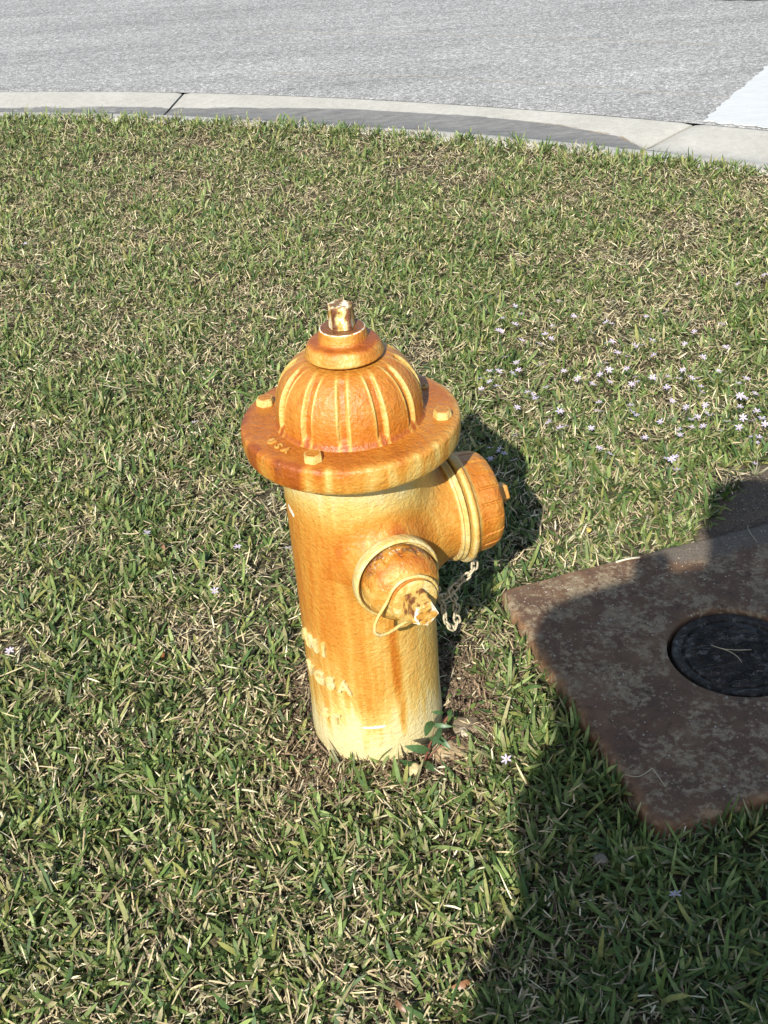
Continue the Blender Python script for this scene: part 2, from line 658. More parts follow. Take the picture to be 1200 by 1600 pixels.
for i in range(len(jx) - 1):
    kerb_piece(jx[i], jx[i + 1], sk[i], sk[i + 1])

# dark recess the joints and the road seam open into
V, F = [], []
for i, x in enumerate(np.linspace(-8.2, 6.4, 200)):
    nx, ny = kerb_frame(x)
    for d in (-.05, .65):
        V.append((x + nx * d, road_edge_y(x) + ny * d, -.060))
    if i:
        F.append((2 * i - 2, 2 * i, 2 * i + 1, 2 * i - 1))
link('kerb_bed', new_mesh('kerb_bed', np.array(V) - np.array([0, 5.5, 0]), F, simple('joint_grime', (.05, .045, .035), .95, .1), True), kerb)

# white painted bar on the road with a ragged edge
def ragged(poly, step=.012, amp=.006, seed=1):
    rs = random.Random(seed)
    out = []
    for a, b, j in poly:
        d = math.hypot(b[0] - a[0], b[1] - a[1])
        k = max(1, int(d / step))
        nx, ny = -(b[1] - a[1]) / d, (b[0] - a[0]) / d
        off = 0
        for i in range(k):
            t = i / k
            off = off * .6 + rs.uniform(-amp, amp) * j
            out.append((a[0] + (b[0] - a[0]) * t + nx * off, a[1] + (b[1] - a[1]) * t + ny * off))
    return out
def sheet(name, pts, z, th, m, parent=None, rel=(0, 0, 0)):
    n = len(pts)
    V = [(x - rel[0], y - rel[1], z + (y_off(x, y)) - rel[2]) for x, y in pts] + [(x - rel[0], y - rel[1], z - th + y_off(x, y) - rel[2]) for x, y in pts]
    F = [tuple(range(n))] + [(i, i + n, (i + 1) % n + n, (i + 1) % n) for i in range(n)]
    me = new_mesh(name, V, F, m, False)
    bm = bmesh.new()
    bm.from_mesh(me)
    bmesh.ops.triangulate(bm, faces=[f for f in bm.faces if len(f.verts) > 4])
    bmesh.ops.recalc_face_normals(bm, faces=bm.faces)
    bm.to_mesh(me)
    bm.free()
    return link(name, me, parent)
def y_off(x, y):
    d = (y - float(road_edge_y(x))) * .87
    return min(max(d, 0), 6) * .006 - .032
def road_pt(x, d):
    nx, ny = kerb_frame(x)
    return (float(x - nx * d), float(road_edge_y(x) - ny * d))
A, B_ = road_pt(1.475, .022), (2.05, 5.945)
D_, E_ = (2.75, 5.55), road_pt(2.35, .03)
stripe = sheet('painted_road_stripe', ragged([(A, B_, 1), (B_, D_, .6), (D_, E_, .6), (E_, A, 1.6)], seed=4), .0045, .0035, M_WHITE)
tag(stripe, kind='structure')
# thin dark bluish sheet on the road at the far right
patch = sheet('dark_road_sheet', ragged([((2.21, 7.515), (3.6, 6.86), 1), ((3.6, 6.86), (3.9, 7.6), 1), ((3.9, 7.6), (2.45, 8.3), 1), ((2.45, 8.3), (2.21, 7.515), 1)], .05, .02, 9), .004, .003,
              simple('dark_bluish_grey', (.055, .058, .066), .85, .3, 60, .3, .003))
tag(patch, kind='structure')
# thin crack lines running along the road
M_CRACK = simple('asphalt_crack', (.25, .245, .23), .95, .1, 40, .4)
def crack(d0, x0, x1, w, seed):
    rs = random.Random(seed)
    up, dn = [], []
    x = x0
    o = 0
    while x < x1:
        o = o * .8 + rs.uniform(-.012, .012)
        ww = w * rs.uniform(.15, 1.0)
        p, q = road_pt(x, d0 + o + ww), road_pt(x, d0 + o - ww)
        up.append(p)
        dn.append(q)
        x += rs.uniform(.02, .05)
    c = sheet('road_crack', dn + up[::-1], .0035, .003, M_CRACK)
    tag(c, kind='structure')
crack(.42, -.6, 1.75, .0035, 3)
crack(1.35, -1.2, 1.2, .004, 5)

# slab outline and bare dirt, world coordinates
SU = Vector((.966, .258, 0)).normalized()
SV = Vector((-.258, .966, 0)).normalized()
SLW, SLD = .715, .650
SC = Vector((.206, 1.838, 0)) + SU * SLW / 2 - SV * SLD / 2 + SV * .004
def slab_uv(x, y):
    dx, dy = np.asarray(x) - SC.x, np.asarray(y) - SC.y
    return dx * SU.x + dy * SU.y, dx * SV.x + dy * SV.y
def slab_dist(x, y):
    u, v = slab_uv(x, y)
    qx, qy = np.abs(u) - SLW / 2 + .032, np.abs(v) - SLD / 2 + .032
    return np.hypot(np.maximum(qx, 0), np.maximum(qy, 0)) + np.minimum(np.maximum(qx, qy), 0) - .032
HX, HY = -.0389, 1.559
DIRT = [(.62, 1.93), (.675, 2.02), (.735, 2.10), (.785, 2.20), (.86, 2.235), (1.0, 2.25), (1.25, 2.25), (1.35, 2.0), (1.30, 1.72), (1.0, 1.6), (.7, 1.7)]
def in_poly(x, y, poly):
    x, y = np.asarray(x, float), np.asarray(y, float)
    c = np.zeros(x.shape, bool)
    for (x0, y0), (x1, y1) in zip(poly, poly[1:] + poly[:1]):
        t = ((y0 > y) != (y1 > y)) & (x < (x1 - x0) * (y - y0) / (y1 - y0 + 1e-12) + x0)
        c ^= t
    return c
def dirt_mask(x, y):
    w = (fbm(np.stack([x, y, np.zeros_like(x)], 1), 14, 3) - .5) * .12
    w2 = (fbm(np.stack([x, y, np.zeros_like(x)], 1), 14, 9) - .5) * .12
    return in_poly(x + w, y + w2, DIRT)
def ground_z(x, y):
    p = np.stack([x, y, np.zeros_like(x)], 1)
    z = (fbm(p, 3.2, 1) - .5) * .018 + (vnoise(p, 22, 2) - .5) * .010
    d = np.hypot(x - HX, y - HY)
    z = z - .012 * np.exp(-(np.maximum(d - .11, 0) / .08) ** 2)
    z = z - .006
    sd_ = slab_dist(x, y)
    near = sstep(.25, .0, sd_)
    z = z * (1 - .7 * near)
    # sand has drifted up level with the slab at its far edge
    u, v = slab_uv(x, y)
    dm = sstep(-.02, .1, v - SLD / 2 + .04) * sstep(.35, .42, u + SLW / 2) * sstep(.6, .4, v - SLD / 2)
    z = z + dm * .030 * sstep(.40, .65, x)
    z = np.where(sd_ < -.03, -.03, z)
    return z - .10 * 0

# lawn soil, denser where the camera sees it
gx = np.unique(np.concatenate([np.linspace(-7, -2.2, 25), np.linspace(-2.2, -.9, 50), np.linspace(-.9, 1.3, 190), np.linspace(1.3, 2.6, 50), np.linspace(2.6, 7, 25)]))
ty = np.unique(np.concatenate([np.linspace(-4, .6, 24), np.linspace(.6, 2.5, 165)]))
tt = np.linspace(0, 1, 90)[1:]
edge = lawn_edge_y(gx)
V = []
for y in ty:
    V.append(np.stack([gx, np.minimum(np.full(len(gx), y), edge - (2.5 - y) * .02), np.zeros(len(gx))], 1))
for t in tt:
    e = np.maximum(edge, 2.52)
    V.append(np.stack([gx, np.minimum(2.5 + (e - 2.5) * t, np.maximum(edge, 0) + t * .0001), np.zeros(len(gx))], 1))
V = np.vstack(V)
V[:, 2] = ground_z(V[:, 0], V[:, 1])
n = len(gx)
rws = len(ty) + len(tt)
ii, jj = np.meshgrid(np.arange(rws - 1), np.arange(n - 1), indexing='ij')
q = np.stack([ii * n + jj, ii * n + jj + 1, (ii + 1) * n + jj + 1, (ii + 1) * n + jj], -1).reshape(-1, 4)
dm = dirt_mask(V[:, 0], V[:, 1]).astype(float)
farm = sstep(.3, 1.0, np.maximum(np.abs(V[:, 0] - .1) - 2.2, -V[:, 1] - .3))
lawn = link('lawn', fast_mesh('lawn', V, q, np.zeros((0, 3), int), M_SOIL, np.stack([dm, dm * 0, farm], 1)))
tag(lawn, kind='structure')

# ------------------------------------------------------------------ hydrant
H = empty('fire_hydrant', (HX, HY, 0))
tag(H, 'orange and cream painted cast iron fire hydrant standing in the lawn beside the brown slab', 'fire hydrant')
TP, TH = R(18.5), R(-69.2)
ZN = .385
dP, dH = np.array([math.cos(TP), math.sin(TP), 0]), np.array([math.cos(TH), math.sin(TH), 0])
BR = .1120

def smin(a, b, k):
    h = np.clip(.5 + .5 * (b - a) / k, 0, 1)
    return b + (a - b) * h - k * h * (1 - h)
def smax(a, b, k):
    return -smin(-a, -b, k)
def body_sdf(P):
    x, y, z = P[..., 0], P[..., 1], P[..., 2]
    rad = BR + .004 * np.exp(-((z - .53) / .03) ** 2) + .002 * np.exp(-(z / .05) ** 2)
    d = smax(np.hypot(x, y) - rad, np.abs(z - .25) - .30, .006)
    def cyl(dr, r, l0, l1, k=.004):
        s = x * dr[0] + y * dr[1]
        t = -x * dr[1] + y * dr[0]
        return smax(np.hypot(t, z - ZN) - r, np.maximum(l0 - s, s - l1), k)
    # pumper nozzle, bulging into the barrel
    s = x * dP[0] + y * dP[1]
    pn = cyl(dP, .0800, 0, .152)
    d = smin(d, pn, .045)
    hn = cyl(dH, .052, 0, .138)
    d = smin(d, hn, .040)
    return d
def surface_nets(fn, lo, hi, h):
    lo, hi = np.array(lo), np.array(hi)
    ns = np.ceil((hi - lo) / h).astype(int) + 1
    ax = [lo[i] + np.arange(ns[i]) * h for i in range(3)]
    G = np.stack(np.meshgrid(*ax, indexing='ij'), -1)
    D = fn(G)
    s = D < 0
    nx, ny, nz = ns
    acc = np.zeros((nx - 1, ny - 1, nz - 1, 3))
    cnt = np.zeros((nx - 1, ny - 1, nz - 1))
    corners = [(i, j, k) for i in (0, 1) for j in (0, 1) for k in (0, 1)]
    sl = lambda c: (slice(c[0], nx - 1 + c[0]), slice(c[1], ny - 1 + c[1]), slice(c[2], nz - 1 + c[2]))
    for a in corners:
        for ax_ in range(3):
            if a[ax_]:
                continue
            b = list(a)
            b[ax_] = 1
            b = tuple(b)
            da, db = D[sl(a)], D[sl(b)]
            m = (da < 0) != (db < 0)
            t = np.where(m, da / np.where(m, da - db, 1), 0)
            pt = np.zeros(acc.shape)
            for q_ in range(3):
                pt[..., q_] = a[q_]
            pt[..., ax_] = t
            acc += pt * m[..., None]
            cnt += m
    use = cnt > 0
    idx = -np.ones(use.shape, int)
    idx[use] = np.arange(use.sum())
    cell = np.argwhere(use)
    V = lo + (cell + acc[use] / cnt[use][:, None]) * h
    Q = []
    for ax_ in range(3):
        u, v = (ax_ + 1) % 3, (ax_ + 2) % 3
        a = [slice(None)] * 3
        b = [slice(None)] * 3
        a[ax_] = slice(0, -1)
        b[ax_] = slice(1, None)
        m = s[tuple(a)] != s[tuple(b)]
        P = np.argwhere(m)
        P = P[(P[:, u] > 0) & (P[:, v] > 0) & (P[:, u] < ns[u] - 1) & (P[:, v] < ns[v] - 1)]
        ins = s[P[:, 0], P[:, 1], P[:, 2]]
        def c(du, dv):
            q_ = P.copy()
            q_[:, u] -= du
            q_[:, v] -= dv
            return idx[q_[:, 0], q_[:, 1], q_[:, 2]]
        quad = np.stack([c(0, 0), c(1, 0), c(1, 1), c(0, 1)], 1)
        quad[~ins] = quad[~ins][:, ::-1]
        Q.append(quad)
    Q = np.concatenate(Q)
    e = h * .2
    for _ in range(2):
        f0 = fn(V)
        g = np.stack([fn(V + e * np.eye(3)[i]) - fn(V - e * np.eye(3)[i]) for i in range(3)], -1) / (2 * e)
        V = V - g * (f0 / np.maximum((g ** 2).sum(-1), .1))[:, None]
    return V, Q

V, Q = surface_nets(body_sdf, (-.13, -.165, -.055), (.175, .15, .557), .0032)
# slow unevenness of the casting
rr = np.hypot(V[:, 0], V[:, 1])
V[:, :2] *= (1 + (fbm(V, 9, 3)[:, None] - .5) * .012)

def ang_from(co, facing=R(-88.6)):
    a = np.arctan2(co[:, 1], co[:, 0]) - facing
    return np.degrees((a + np.pi) % (2 * np.pi) - np.pi)      # + is to the viewer's right

def barrel_tint(co):
    z = co[:, 2]
    A = ang_from(co)
    rad = np.hypot(co[:, 0], co[:, 1])
    on_noz = sstep(.116, .128, rad)
    # vertical run-off streaks
    ap = np.stack([A / 57 * .11, z * 0.12, z * 0], 1)
    st = fbm(ap, 90, 4, 3)
    st2 = fbm(ap, 240, 8, 2)
    low = sstep(.02, .14, z + (st - .5) * .16)
    top = sstep(.550, .43, z + (st - .5) * .08)
    top = np.maximum(top, sstep(30, 70, A) * .8 * sstep(.555, .52, z))
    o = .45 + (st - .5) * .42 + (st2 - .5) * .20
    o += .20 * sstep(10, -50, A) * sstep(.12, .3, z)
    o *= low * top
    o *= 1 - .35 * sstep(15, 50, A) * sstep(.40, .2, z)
    # nozzles and the hollows round them
    s_p = co[:, 0] * dP[0] + co[:, 1] * dP[1]
    t_p = -co[:, 0] * dP[1] + co[:, 1] * dP[0]
    nozz = sstep(.095, .135, s_p) * sstep(.13, .085, np.hypot(t_p, z - ZN))
    o = o * (1 - nozz) + nozz * (.60 + (fbm(co, 60, 2) - .5) * .5)
    s_h = co[:, 0] * dH[0] + co[:, 1] * dH[1]
    t_h = -co[:, 0] * dH[1] + co[:, 1] * dH[0]
    dh = np.hypot(t_h, z - ZN)
    ring = np.exp(-((dh - .078) / .02) ** 2) * sstep(.06, .1, s_h) * (z > ZN - .02)
    o = o + ring * .22
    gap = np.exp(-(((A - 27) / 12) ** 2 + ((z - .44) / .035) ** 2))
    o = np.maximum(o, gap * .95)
    # sloping streaks under the nozzle
    rust = .95 * np.exp(-((A - 19 - 3 * np.sin(z * 30)) / 1.6) ** 2) * sstep(.07, .14, z) * sstep(.33, .27, z)
    o = np.maximum(o, .75 * np.exp(-((A - 19) / 6) ** 2) * sstep(.06, .16, z) * sstep(.34, .25, z) * (.6 + st))
    rust = rust * (.55 + .5 * st)
    rust = rust * .62
    chip = np.zeros(len(co))
    def scr(a0, z0, wa, wz, tilt=0, amp=.9):
        return amp * np.exp(-np.maximum(np.abs((A - a0)) / wa, 0) ** 4 - ((z - z0 - tilt * (A - a0)) / wz) ** 2)
    chip += scr(-4, .066, 13, .0040, .00008, 1.0)
    chip += scr(-67, .463, 7, .007, -.0008, 1.0)
    chip += scr(70, .30, 8, .02, 0, .75)
    chip += scr(-50, .02, 6, .003, 0, .6)
    return np.stack([np.clip(o, 0, 1.1), np.clip(rust, 0, 1), np.clip(chip, 0, 1)], 1)

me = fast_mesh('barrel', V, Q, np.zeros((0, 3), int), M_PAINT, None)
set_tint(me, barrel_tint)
link('barrel', me, H)

def const_tint(o=.5, amp=.3, rust=0., chip=0., sc=40):
    def fn(co):
        n_ = fbm(co, sc, 6)
        return np.stack([np.clip(o + (n_ - .5) * amp * 2, 0, 1), np.full(len(co), rust), np.full(len(co), chip)], 1)
    return fn

# flange plate under the bonnet
FT, FB, FR = .596, .551, .165
prof = dense(rounded([(FB, .09), (FB, FR - .004), (FB + .022, FR), (FT - .003, FR - .001), (FT, FR - .013), (FT, .09)], .010, 5), .005)
V, F = lathe(prof, 200)
V[:, :2] *= (1 + (fbm(V, 14, 2)[:, None] - .5) * .006)
me = new_mesh('bonnet_flange', V, F, M_PAINT, True, 60)
def flange_tint(co):
    A = ang_from(co)
    z = co[:, 2]
    r = np.hypot(co[:, 0], co[:, 1])
    ap = np.stack([A / 57 * .165, z * .15, z * 0], 1)
    st = fbm(ap, 70, 2, 3)
    st2 = fbm(ap, 150, 5, 2)
    side = sstep(.148, .163, r)
    oside = .50 + (st - .5) * .9 + (st2 - .5) * .3 + .38 * sstep(0, -35, A) - .10 * sstep(-10, 40, A) + .12 * sstep(.57, .595, z)
    for a0, w in ((-72, 4), (-52, 3.0), (-24.5, 3.6), (-14, 2)):
        oside -= .45 * np.exp(-((A - a0) / w) ** 2)
    oside += .35 * np.exp(-((A + 63) / 6) ** 2) + .4 * np.exp(-((A + 32) / 4) ** 2)
    oside *= sstep(.545, .562, z)
    otop = .80 + (fbm(co, 30, 3) - .5) * .35 - .18 * sstep(20, 70, A) * sstep(100, 70, A)
    under = (z < .553)
    o = oside * side + otop * (1 - side)
    o = np.where(under & (r < .158), .15, o)
    rust = .52 * side * sstep(-18, -40, A) * (st > .52) * sstep(.555, .57, z) + .30 * (1 - side)
    chip = .95 * np.exp(-((A + 40) / 1.0) ** 2 - ((z - .588) / .003) ** 2) * side
    return np.stack([np.clip(o, 0, 1.1), np.clip(rust, 0, 1), chip], 1)
set_tint(me, flange_tint)
link('bonnet_flange', me, H)

# ribbed bonnet dome
dome_prof = [(FT - .004, .118), (FT + .001, .1125), (FT + .006, .1095), (.610, .1085), (.622, .1082), (.634, .1068), (.646, .1037), (.656, .0995), (.666, .0940), (.674, .0880), (.6805, .0815), (.6855, .0745), (.6892, .067), (.6910, .060), (.6912, .052), (.6912, .03)]
prof = dense(rounded(dome_prof, .004, 3), .003)
GA = R(-88.6) + R(-6)
def dome_r(s, r, th):
    k = np.round((th - GA) / R(30))
    da = th - GA - k * R(30)
    arc = da * max(r, .05)
    hw = .0062 + .0018 * sstep(.69, .61, np.array([s]))[0]
    g = sstep(1.25, .55, np.abs(arc) / hw)
    # rounded upper and lower ends
    e = sstep(.690, .682, np.array([s]))[0] * sstep(.603, .610, np.array([s]))[0]
    lip = np.exp(-((np.abs(arc) - hw * 1.15) / .0016) ** 2) * .0012
    return r - .0058 * g * e + lip * e
V, F = lathe(prof, 480, None, dome_r)
me = new_mesh('bonnet', V, F, M_PAINT, True, 70)
def dome_tint(co):
    r = np.hypot(co[:, 0], co[:, 1])
    th = np.arctan2(co[:, 1], co[:, 0])
    k = np.round((th - GA) / R(30))
    arc = (th - GA - k * R(30)) * np.maximum(r, .05)
    z = co[:, 2]
    lip = np.exp(-((np.abs(arc) - .0082) / .0020) ** 2) * sstep(.694, .684, z)
    wall = np.exp(-((np.abs(arc) - .0055) / .002) ** 2) * sstep(.694, .684, z)
    n_ = fbm(co, (70, 70, 22), 4)
    o = .66 + (n_ - .5) * .30 - .44 * lip - .2 * wall + .10 * sstep(.64, .60, z)
    o += .14 * (np.abs(arc) < .004) * sstep(.69, .68, z)
    o -= .2 * np.exp(-((z - .6945) / .0025) ** 2)
    o += .2 * np.exp(-((z - .600) / .004) ** 2)
    return np.stack([np.clip(o, 0, 1), r * 0, .25 * (vnoise(co, 40, 9) > .86)], 1)
set_tint(me, dome_tint)
link('bonnet', me, H)

# weather cap: wide skirt, then a narrow collar
V, F = lathe(dense(rounded([(.6915, .046), (.6965, .047), (.6965, .0562), (.6990, .0580), (.7125, .0535), (.7175, .0485), (.7185, .041), (.7205, .0365), (.736, .0335), (.7375, .031), (.7365, .0)], .0035, 4), .003), 120)
me = new_mesh('weather_cap', V, F, M_PAINT, True, 60)
def cap_tint(co):
    z = co[:, 2]
    r = np.hypot(co[:, 0], co[:, 1])
    A = ang_from(co)
    n_ = fbm(co, (60, 60, 25), 7)
    o = .42 + (n_ - .5) * .6 + .42 * np.exp(-((z - .7185) / .0035) ** 2) + .22 * sstep(0, 50, A) + .2 * sstep(-40, -70, A)
    top = sstep(.7345, .7368, z)
    rust = .85 * top * sstep(.0335, .030, r)
    chip = .75 * np.exp(-((r - .033) / .0025) ** 2) * top
    return np.stack([np.clip(o, 0, 1), rust, chip], 1)
set_tint(me, cap_tint)
wc = link('weather_cap', me, H)

# operating nut: five sided with rounded flats
def nut(name, r, h, z0, sides, rot, M=None, parent=H, taper=.93, seed=1, flute=.10):
    prof = dense(rounded([(z0, r), (z0 + h - .002, r * taper), (z0 + h, r * taper - .003), (z0 + h - .0005, 0)], .002, 3), .003)
    def rf(s, rr, th):
        k = np.round((th - rot) / (2 * np.pi / sides))
        da = th - rot - k * 2 * np.pi / sides
        poly = math.cos(np.pi / sides) / np.cos(((da + np.pi / sides) % (2 * np.pi / sides)) - np.pi / sides)
        return rr * ((1 - flute) + flute * poly / 1.0) if False else rr * np.minimum(poly * 1.04, 1.0)
    V, F = lathe(prof, 60, None, rf)
    if M is not None:
        V = apply(M, V)
    me = new_mesh(name, V, F, M_PAINT, True, 25)
    def fn(co):
        n1 = fbm(co, 130, seed, 3)
        n2 = fbm(co, 90, seed + 3, 3)
        return np.stack([.12 + .5 * (n1 > .52), .95 * sstep(.44, .54, n2), .45 + .25 * (n1 < .45)], 1)
    set_tint(me, fn)
    return link(name, me, parent)
def face_nut(name, r, h, z0, rot, M, parent, r2, tint):
    V, F = prism(5, r, h, r2, rot, z0, .0018)
    me = new_mesh(name, V, F, M_PAINT, False)
    bm = bmesh.new(); bm.from_mesh(me)
    bmesh.ops.bevel(bm, geom=[e for e in bm.edges if e.calc_length() > .006], offset=.0014, segments=2, affect='EDGES')
    bmesh.ops.triangulate(bm, faces=[f for f in bm.faces if len(f.verts) > 4])
    bmesh.ops.subdivide_edges(bm, edges=[e for e in bm.edges if e.calc_length() > .004], cuts=7, use_grid_fill=True)
    bm.to_mesh(me); bm.free()
    me.polygons.foreach_set('use_smooth', [True] * len(me.polygons))
    me.set_sharp_from_angle(angle=R(35))
    def fn(co):
        a = np.arctan2(co[:, 1], co[:, 0]) - rot
        w = (a / (2 * np.pi / 5)) % 1
        corner = np.exp(-(np.minimum(w, 1 - w) / .20) ** 2)
        top = sstep(z0 + h - .003, z0 + h - .0005, co[:, 2])
        return tint(co, corner * (1 - top), top, w, np.floor(a / (2 * np.pi / 5)) % 5)
    set_tint(me, fn)
    if M is not None:
        me.transform(M)
    return link(name, me, parent)
def top_nut_tint(co, corner, top, w, face):
    n1 = fbm(co, 120, 4, 3)
    rust = np.clip(corner * 1.6 + (n1 - .50) * 2.5, 0, 1) * (1 - top) + top * .8 * (n1 > .45)
    return np.stack([.08 + (n1 > .55) * .3, rust, np.clip(.60 - rust * .6 + .1 * top, 0, 1)], 1)
def hose_nut_tint(co, corner, top, w, face):
    n1 = fbm(co, 120, 8, 3)
    r = np.hypot(co[:, 0], co[:, 1])
    n2 = fbm(co, 160, 3, 3)
    rust = (1 - top) * np.clip(.62 + (n1 - .5) * 3, 0, 1) + top * .75 * (n2 > .60)
    chip = top * np.clip(sstep(.006, .020, r) * .55 + (n2 - .5) * 1.2 + .12, 0, 1) + (1 - top) * .42
    return np.stack([.28 + (n1 > .5) * .2 + 0 * w, rust, chip], 1)
face_nut('operating_nut', .0215, .0355, .7365, R(-88.6) + R(36), None, H, .0195, top_nut_tint)

# flange bolts with hexagonal heads
for i, a in enumerate((158, 247, 347, 67)):
    r = .139
    V, F = prism(6, .0145, .0125, .0138, R(20 + i * 17), FT - .001, .0016)
    V = V + np.array([r * math.cos(R(a)), r * math.sin(R(a)), 0])
    me = new_mesh('flange_bolt', V, F, M_PAINT, False)
    bm = bmesh.new(); bm.from_mesh(me)
    bmesh.ops.bevel(bm, geom=[e for e in bm.edges if e.calc_length() > .004], offset=.0011, segments=2, affect='EDGES')
    bm.to_mesh(me); bm.free()
    me.polygons.foreach_set('use_smooth', [True] * len(me.polygons))
    me.set_sharp_from_angle(angle=R(40))
    set_tint(me, lambda co: np.stack([np.where(co[:, 2] > FT + .0108, .66, .22) + (fbm(co, 90, 1) - .5) * .2, np.zeros(len(co)), np.zeros(len(co))], 1))
    link('flange_bolt', me, H)

# raised cast lettering: glyph outlines bent on to the flange and the barrel
def glyph(ch, size, depth):
    cu = bpy.data.curves.new('glyph', 'FONT')
    cu.body = ch
    cu.size = size
    cu.extrude = depth
    cu.bevel_depth = depth * .35
    cu.bevel_resolution = 1
    cu.offset = size * .016
    cu.align_x = 'CENTER'
    ob = bpy.data.objects.new('glyph', cu)
    C.objects.link(ob)
    dg = bpy.context.evaluated_depsgraph_get()
    me = bpy.data.meshes.new_from_object(ob.evaluated_get(dg))
    V = np.array([v.co[:] for v in me.vertices])
    F = [tuple(p.vertices) for p in me.polygons]
    bpy.data.objects.remove(ob)
    bpy.data.curves.remove(cu)
    bpy.data.meshes.remove(me)
    return V, F
def letter(V, F, orange):
    me = new_mesh('letter', V, F, M_PAINT, True, 35)
    set_tint(me, const_tint(orange, .2, 0, 0, 60))
    link('letter', me, H)
for ch, a in (('U', 210.5), ('S', 218.3), ('A', 226)) + (('C', 30), ('O', 38.5)):
    V, F = glyph(ch, .0165, .0016)
    th = R(a) + V[:, 0] / .140
    rad = .1385 - V[:, 1]
    zz = FT + V[:, 2] + .0004
    letter(np.stack([rad * np.cos(th), rad * np.sin(th), zz], 1), F, .45)
def barrel_text(text, a_last, z, size, pitch):
    for i, ch in enumerate(reversed(text)):
        V, F = glyph(ch, size, .0026)
        V[:, 0] *= .92
        th = R(-88.6) + R(a_last - i * pitch) + V[:, 0] / BR
        rad = BR + V[:, 2] + .0022
        letter(np.stack([rad * np.cos(th), rad * np.sin(th), z + V[:, 1]], 1), F, .10)
barrel_text('AMI', -42, .207, .036, 13)
barrel_text('VGSA', -26, .140, .035, 12.8)
barrel_text('ST', -37, .066, .028, 12)

# pumper nozzle rings and cap
MP = axis_matrix((0, 0, ZN), dP)
V, F = lathe(dense(rounded([(.138, .070), (.138, .0865), (.1415, .0880), (.1430, .0855), (.1455, .0855), (.1475, .0885), (.151, .0885), (.153, .075)], .0015, 3), .004), 128, MP)
me = new_mesh('nozzle_ring', V, F, M_PAINT, True, 50)
set_tint(me, const_tint(.22, .3, 0, 0, 50))
link('nozzle_ring', me, H)
def lug_cap(name, prof, M, nl, s0, s1, depth, ph, dutyw, tint, seg=300):
    def rf(s, r, th):
        e = sstep(s0, s0 + .004, np.array([s]))[0] * sstep(s1, s1 - .004, np.array([s]))[0]
        k = np.round((th - ph) / (2 * np.pi / nl))
        da = np.abs(th - ph - k * 2 * np.pi / nl) * r
        return r - depth * e * sstep(dutyw * 1.5, dutyw * .6, da)
    V, F = lathe(dense(rounded(prof, .004, 4), .0025), seg, M, rf)
    me = new_mesh(name, V, F, M_PAINT, True, 55)
    set_tint(me, tint)
    return link(name, me, H)
def pcap_tint(co):
    s = co[:, 0] * dP[0] + co[:, 1] * dP[1]
    n_ = fbm(co, 55, 3)
    o = .68 + (n_ - .5) * .35
    o -= .5 * np.exp(-((s - .158) / .006) ** 2) + .42 * np.exp(-((s - .1705) / .003) ** 2)
    r = np.hypot(-co[:, 0] * dP[1] + co[:, 1] * dP[0], co[:, 2] - ZN)
    o -= .3 * (co[:, 2] < ZN - .055)
    return np.stack([np.clip(o, .05, 1), s * 0, .35 * (s > .19) * (vnoise(co, 70, 4) > .8)], 1)
pc = lug_cap('pumper_cap', [(.154, .070), (.1545, .0925), (.158, .0950), (.165, .0942), (.168, .0880), (.170, .0868), (.1725, .0845), (.178, .0838), (.205, .0815), (.216, .0755), (.2225, .063), (.224, .03), (.224, .012)],
             MP, 20, .178, .218, .0030, R(9), .0017, pcap_tint)
V, F = prism(5, .0205, .032, .0185, R(40), .222, .002)
V = apply(MP, V)
me = new_mesh('cap_nut', V, F, M_PAINT, True, 30)
set_tint(me, const_tint(.45, .4))
link('cap_nut', me, pc)

# hose nozzle collar and cap
MH = axis_matrix((0, 0, ZN), dH)
V, F = lathe(dense(rounded([(.112, .055), (.128, .0665), (.140, .0682), (.146, .0675), (.148, .0645), (.146, .0625), (.137, .0605), (.134, .050)], .002, 3), .003), 128, MH)
me = new_mesh('nozzle_ring', V, F, M_PAINT, True, 60)
set_tint(me, const_tint(.16, .25, 0, 0, 50))
link('nozzle_ring', me, H)
def hcap_tint(co):
    s = co[:, 0] * dH[0] + co[:, 1] * dH[1]
    t = -co[:, 0] * dH[1] + co[:, 1] * dH[0]
    z = co[:, 2] - ZN
    n_ = fbm(co, 60, 5)
    up = sstep(-.01, .045, z)
    o = .45 + (n_ - .5) * .8 + .15 * up
    r = np.hypot(t, z)
    o -= .35 * np.exp(-((s - .193) / .003) ** 2)
    rust = up * sstep(.18, .155, s) * .72 * sstep(.42, .58, fbm(co, 45, 9))
    chip = .5 * up * sstep(.18, .16, s)
    return np.stack([np.clip(o, .05, 1), rust, chip], 1)
hc = lug_cap('hose_cap', [(.134, .045), (.135, .0555), (.150, .0585), (.166, .0580), (.176, .0540), (.186, .0460), (.190, .0400), (.1905, .0375), (.196, .0365), (.1975, .033), (.198, .0315), (.205, .0305), (.2075, .027), (.2075, .012)],
             MH, 14, .148, .171, .0032, R(12), .0032, hcap_tint, 240)
V, F = lathe(dense(rounded([(.2045, .028), (.2055, .0355), (.2085, .0355), (.2100, .031), (.2100, .01)], .001, 3), .003), 64, MH)
me = new_mesh('cap_washer', V, F, M_PAINT, True, 60)
set_tint(me, const_tint(.22, .5, .32, .30, 90))
link('cap_washer', me, hc)
face_nut('cap_nut', .0250, .036, .2085, R(60), MH, hc, .0222, hose_nut_tint)
